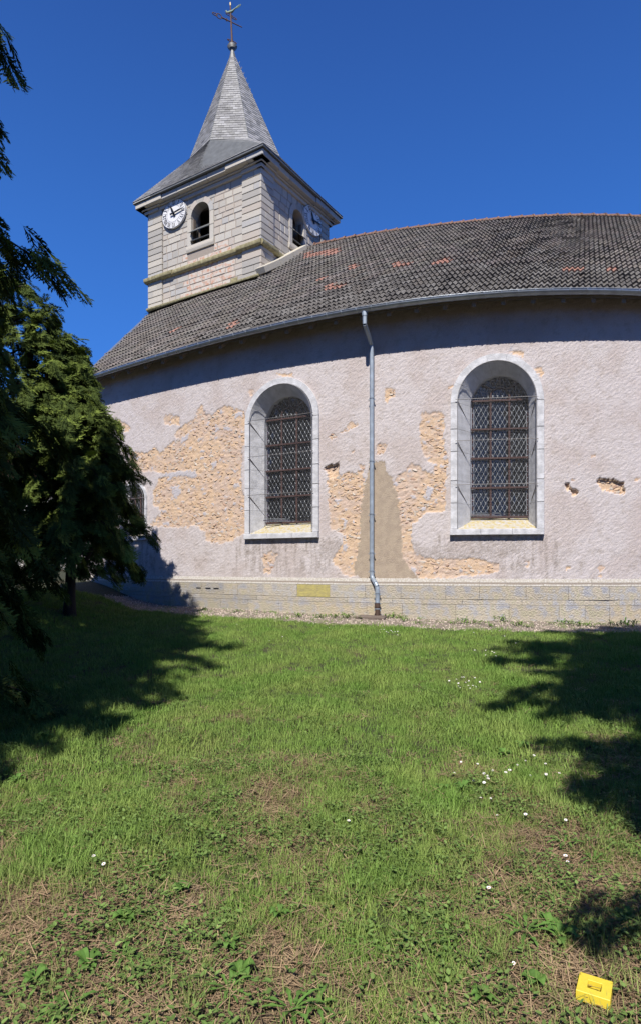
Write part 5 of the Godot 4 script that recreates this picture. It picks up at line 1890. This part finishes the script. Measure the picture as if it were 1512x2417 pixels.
func plant_leaf(g: Geo, foot: Vector3, az: float, l: float, w: float, lift: float, notch: bool) -> void:
	var out := Vector3(cos(az), 0, sin(az))
	var sd := Vector3(-out.z, 0, out.x)
	var seg := 7
	var prev := []
	for k in seg + 1:
		var f := float(k) / seg
		var p := foot + out * l * f + Vector3(0, lift * sin(f * PI * 0.75), 0)
		var ww := w * sin(PI * clampf(0.08 + f * 0.92, 0, 1)) * (0.45 + 0.75 * f)
		if notch and k % 2 == 1:
			ww *= 0.45
		var row := [p - sd * ww + Vector3(0, ww * 0.3, 0), p, p + sd * ww + Vector3(0, ww * 0.3, 0)]
		if prev:
			g.quad(prev[0], row[0], row[1], prev[1])
			g.quad(prev[1], row[1], row[2], prev[2])
		prev = row

func make_small_things() -> void:
	# daisies
	var proto: Node3D = null
	var sets := []
	var D := func(list: Array, ox: float, oy: float, k: float) -> Array:
		var o := []
		for i in range(0, list.size(), 2):
			o.append(Vector2(ox + list[i] * k, oy + list[i + 1] * k))
		return o
	sets.append([[Vector2(220, 2043), Vector2(254, 2058)], "white daisy with a yellow eye, one of two alone in thin grass", "pair of daisies in the thin grass"])
	sets.append([D.call([390, 422, 382, 438, 348, 445, 365, 468, 358, 482, 405, 463, 432, 453, 465, 433, 425, 482, 448, 482, 462, 488, 375, 492, 307, 455, 498, 462, 432, 503], 944.0, 1445.5, 0.3758), "pale daisy in the tight clump out on the sunny lawn", "daisy clump on the sunny lawn"])
	sets.append([D.call([385, 967, 480, 980, 580, 1022, 543, 1050, 517, 1046, 545, 1085, 526, 1102, 652, 1046, 684, 1033, 725, 982, 781, 962, 825, 934, 909, 987, 806, 1046, 916, 1050, 990, 1040, 332, 1043, 460, 1088, 500, 1200, 562, 1199], 944.0, 1445.5, 0.3758), "small white daisy scattered beside the edge of the ragged tree shade", "daisies beside the tree shade"])
	sets.append([D.call([607, 1310, 784, 1320, 1030, 1338, 1035, 1592, 1041, 1615], 944.0, 1445.5, 0.3758), "half closed daisy in shaded grass below the ragged tree shade", "half closed daisies in shade"])
	sets.append([D.call([468, 261, 536, 258, 566, 268, 585, 276, 532, 283, 595, 297, 715, 213, 570, 130, 650, 162, 452, 142], 944.0, 1445.5, 0.3758), "tiny white daisy on the lawn before the gravel strip under the larger window wall", "daisies below the window wall"])
	sets.append([D.call([812, 2088, 843, 2090, 866, 2103, 880, 2112, 910, 2105, 930, 2110, 950, 2103, 980, 2112, 975, 2143, 800, 2115], 708.0, 1003.0, 0.2341), "tiny white daisy in the clump before the downpipe", "daisy clump before the downpipe"])
	var e := []
	for k in 16:
		e.append(Vector2(rng.randf_range(292, 366), rng.randf_range(1423, 1432)))
	sets.append([e, "bright white daisy in the patch at the shaded corner of the wall", "daisy patch at the shaded corner"])
	sets.append([[Vector2(777, 1486), Vector2(740, 1479), Vector2(636, 1518), Vector2(668, 1508), Vector2(560, 1478), Vector2(615, 1454), Vector2(820, 1957), Vector2(1152, 2120), Vector2(1205, 2285)], "single white daisy far from any clump on open grass", "lone daisies on open grass"])
	for s in sets:
		for px in s[0]:
			var p := on_ground(px.x, px.y)
			var o: Node3D
			var size := rng.randf_range(0.5, 0.8)
			if proto == null:
				o = thing("daisy", s[1], "daisy", Vector3.ZERO, s[2])
				var st := Geo.new()
				st.tube([Vector3(0, -0.01, 0), Vector3(0.004, 0.035, 0), Vector3(0.002, 0.072, 0.003)], 0.0011, 5)
				part(st, "stem", M.leaf_plain, o)
				var pe := Geo.new()
				for k in 16:
					var a := TAU * k / 16.0
					var d := Vector3(cos(a), 0.12, sin(a)); var sd := Vector3(-sin(a), 0, cos(a)) * 0.0026
					var c := Vector3(0.002, 0.073, 0.003)
					pe.quad(c + d * 0.003 - sd * 0.5, c + d * 0.0115 - sd, c + d * 0.0145, c + d * 0.0115 + sd)
				part(pe, "petals", M.petal, o)
				var ey := Geo.new()
				ey.tube([Vector3(0.002, 0.070, 0.003), Vector3(0.002, 0.0755, 0.003), Vector3(0.002, 0.0775, 0.003)], [0.0045, 0.0045, 0.002], 8)
				part(ey, "eye", M.flower_eye, o)
				proto = o
			else:
				o = proto.duplicate()
				o.name = numbered("daisy")
				add_child(o)
				tag(o, s[1], "daisy", s[2])
			o.position = p
			o.rotation = Vector3(rng.randf_range(0.1, 0.55), rng.randf_range(-0.6, 0.6), 0)
			o.scale = Vector3.ONE * size
	# leafy weeds in the thin grass: rosettes of a few kinds
	var kinds := []
	for kind in 3:
		var o := thing("dandelion" if kind == 0 else "weed_rosette", "", "plant", Vector3.ZERO)
		var n: int = [9, 7, 6][kind]
		for k in n:
			var g := Geo.new()
			g.coloured = true
			g.tint = Color(0.085, 0.165, 0.035) * rng.randf_range(0.8, 1.3)
			var az := TAU * k / n + rng.randf_range(-0.3, 0.3)
			plant_leaf(g, Vector3.ZERO, az, [0.095, 0.06, 0.05][kind] * rng.randf_range(0.7, 1.2), [0.011, 0.017, 0.022][kind], [0.03, 0.035, 0.03][kind] * rng.randf_range(0.6, 1.3), kind == 0)
			part(g, "leaf", M.leaf, o)
		kinds.append([o, false])
	var spots := [[292, 2272, 0], [210, 2290, 1], [540, 2245, 1], [566, 2310, 2], [540, 2345, 0], [745, 2390, 0], [690, 2395, 0], [1240, 2210, 0], [1290, 2190, 2], [1320, 2225, 1], [1300, 2200, 2], [1260, 2330, 2], [1140, 2370, 1], [860, 2250, 0], [430, 2110, 2], [360, 2060, 0], [660, 2170, 1], [930, 2080, 0], [295, 2180, 2], [1040, 1870, 1], [1090, 1870, 1], [1330, 2000, 0], [1400, 2040, 0], [80, 2330, 1], [160, 2400, 0], [1190, 1790, 1], [1230, 1770, 1], [110, 1745, 1], [40, 1850, 1], [1470, 2180, 2]]
	var names := ["toothed dandelion rosette flat in the straw and thin grass", "leafy weed with broad pointed leaves in the thin grass", "low weed with rounded leaves in the thin grass"]
	var groups := ["dandelions in the lawn", "broad leaved weeds in the lawn", "round leaved weeds in the lawn"]
	for s in spots:
		var kk: int = s[2]
		var o: Node3D = kinds[kk][0]
		if kinds[kk][1]:
			o = o.duplicate()
			o.name = numbered("dandelion" if kk == 0 else "weed_rosette")
			add_child(o)
		kinds[kk][1] = true
		tag(o, names[kk], "plant", groups[kk])
		o.position = on_ground(s[0], s[1]) + Vector3(0, 0.012, 0)
		o.rotation.y = rng.randf() * TAU
		o.scale = Vector3.ONE * rng.randf_range(0.8, 1.25)
	# weeds on the strip under the wall
	var wp: Node3D = null
	for u in [480.0, 560.0, 640.0, 705.0, 755.0, 790.0, 818.0, 850.0, 925.0, 945.0, 953.0, 985.0, 1065.0, 1095.0, 1128.0, 1157.0, 1182.0, 1222.0, 1247.0, 1300.0, 1330.0, 1355.0, 1385.0, 1420.0, 1450.0, 1480.0]:
		var th: float = (1380.0 - u) / FOCAL
		var Dd := rng.randf_range(10.5, 11.15)
		var p := nave(Dd * tan(th), Dd, 0)
		p.y = ground(p.x, -p.z)
		var o: Node3D
		if wp == null:
			o = thing("wall_weed", "", "plant", Vector3.ZERO)
			for k in 26:
				var g := Geo.new()
				g.coloured = true
				g.tint = Color(0.10, 0.17, 0.035) * rng.randf_range(0.75, 1.3)
				plant_leaf(g, Vector3(rng.randfn() * 0.05, rng.randf() * 0.05, rng.randfn() * 0.05), rng.randf() * TAU, rng.randf_range(0.05, 0.11), 0.012, rng.randf_range(0.03, 0.10), k % 2 == 0)
				part(g, "leaf", M.leaf, o)
			wp = o
		else:
			o = wp.duplicate()
			o.name = numbered("wall_weed")
			add_child(o)
		tag(o, "green weed tuft growing on the gravel strip along the wall", "plant", "weeds along the wall")
		o.position = p
		o.rotation.y = rng.randf() * TAU
		o.scale = Vector3(1, rng.randf_range(0.5, 1.0), 1) * rng.randf_range(0.6, 1.35)
	# slab the downpipe stands on
	var sp := nave(4.05, 11.05, 0)
	sp.y = ground(sp.x, -sp.z)
	var slab := thing("drain_slab", "weathered brown stone slab under the foot of the downpipe", "slab", sp)
	var sg := Geo.new()
	sg.box(sp + Vector3(0, 0.02, 0), Vector3(0.27, 0, 0.10), Vector3(0, 0.028, 0), Vector3(-0.07, 0, 0.19), 0.012)
	part(sg, "slab_top", M.slab, slab)
	var sg2 := Geo.new()
	sg2.box(sp + Vector3(-0.06, -0.02, 0.03), Vector3(0.25, 0, 0.09), Vector3(0, 0.018, 0), Vector3(-0.08, 0, 0.22), 0.008)
	part(sg2, "slab_bed", M.slab, slab)
	# yellow plastic block with a square hole
	var yp := Vector3(0.971, ground(0.971, 2.15), -2.15)
	var y := thing("marker_block", "bright yellow plastic block with a square hole, lying in the straw", "block", yp)
	var yg := Geo.new()
	var yaw := deg_to_rad(-30.0)
	var ex := Vector3(cos(yaw), 0, -sin(yaw)); var ez := Vector3(sin(yaw), 0, cos(yaw))
	var loop := func(half: float, y: float) -> Array:
		return [yp + ex * half + ez * half + Vector3(0, y, 0), yp - ex * half + ez * half + Vector3(0, y, 0), yp - ex * half - ez * half + Vector3(0, y, 0), yp + ex * half - ez * half + Vector3(0, y, 0)]
	var rings := [loop.call(0.055, 0.012), loop.call(0.055, 0.0445), loop.call(0.0535, 0.046), loop.call(0.0235, 0.046), loop.call(0.0225, 0.045), loop.call(0.0225, 0.012), loop.call(0.055, 0.012)]
	for k in rings.size() - 1:
		for q in 4:
			var w := (q + 1) % 4
			var inside_of: Vector3 = (rings[0][q] + rings[0][w] + rings[4][q] + rings[4][w]) / 4.0 + Vector3(0, 0.02, 0)
			yg.quad_out(rings[k][q], rings[k][w], rings[k + 1][w], rings[k + 1][q], inside_of)
	part(yg, "body", M.yellow, y)
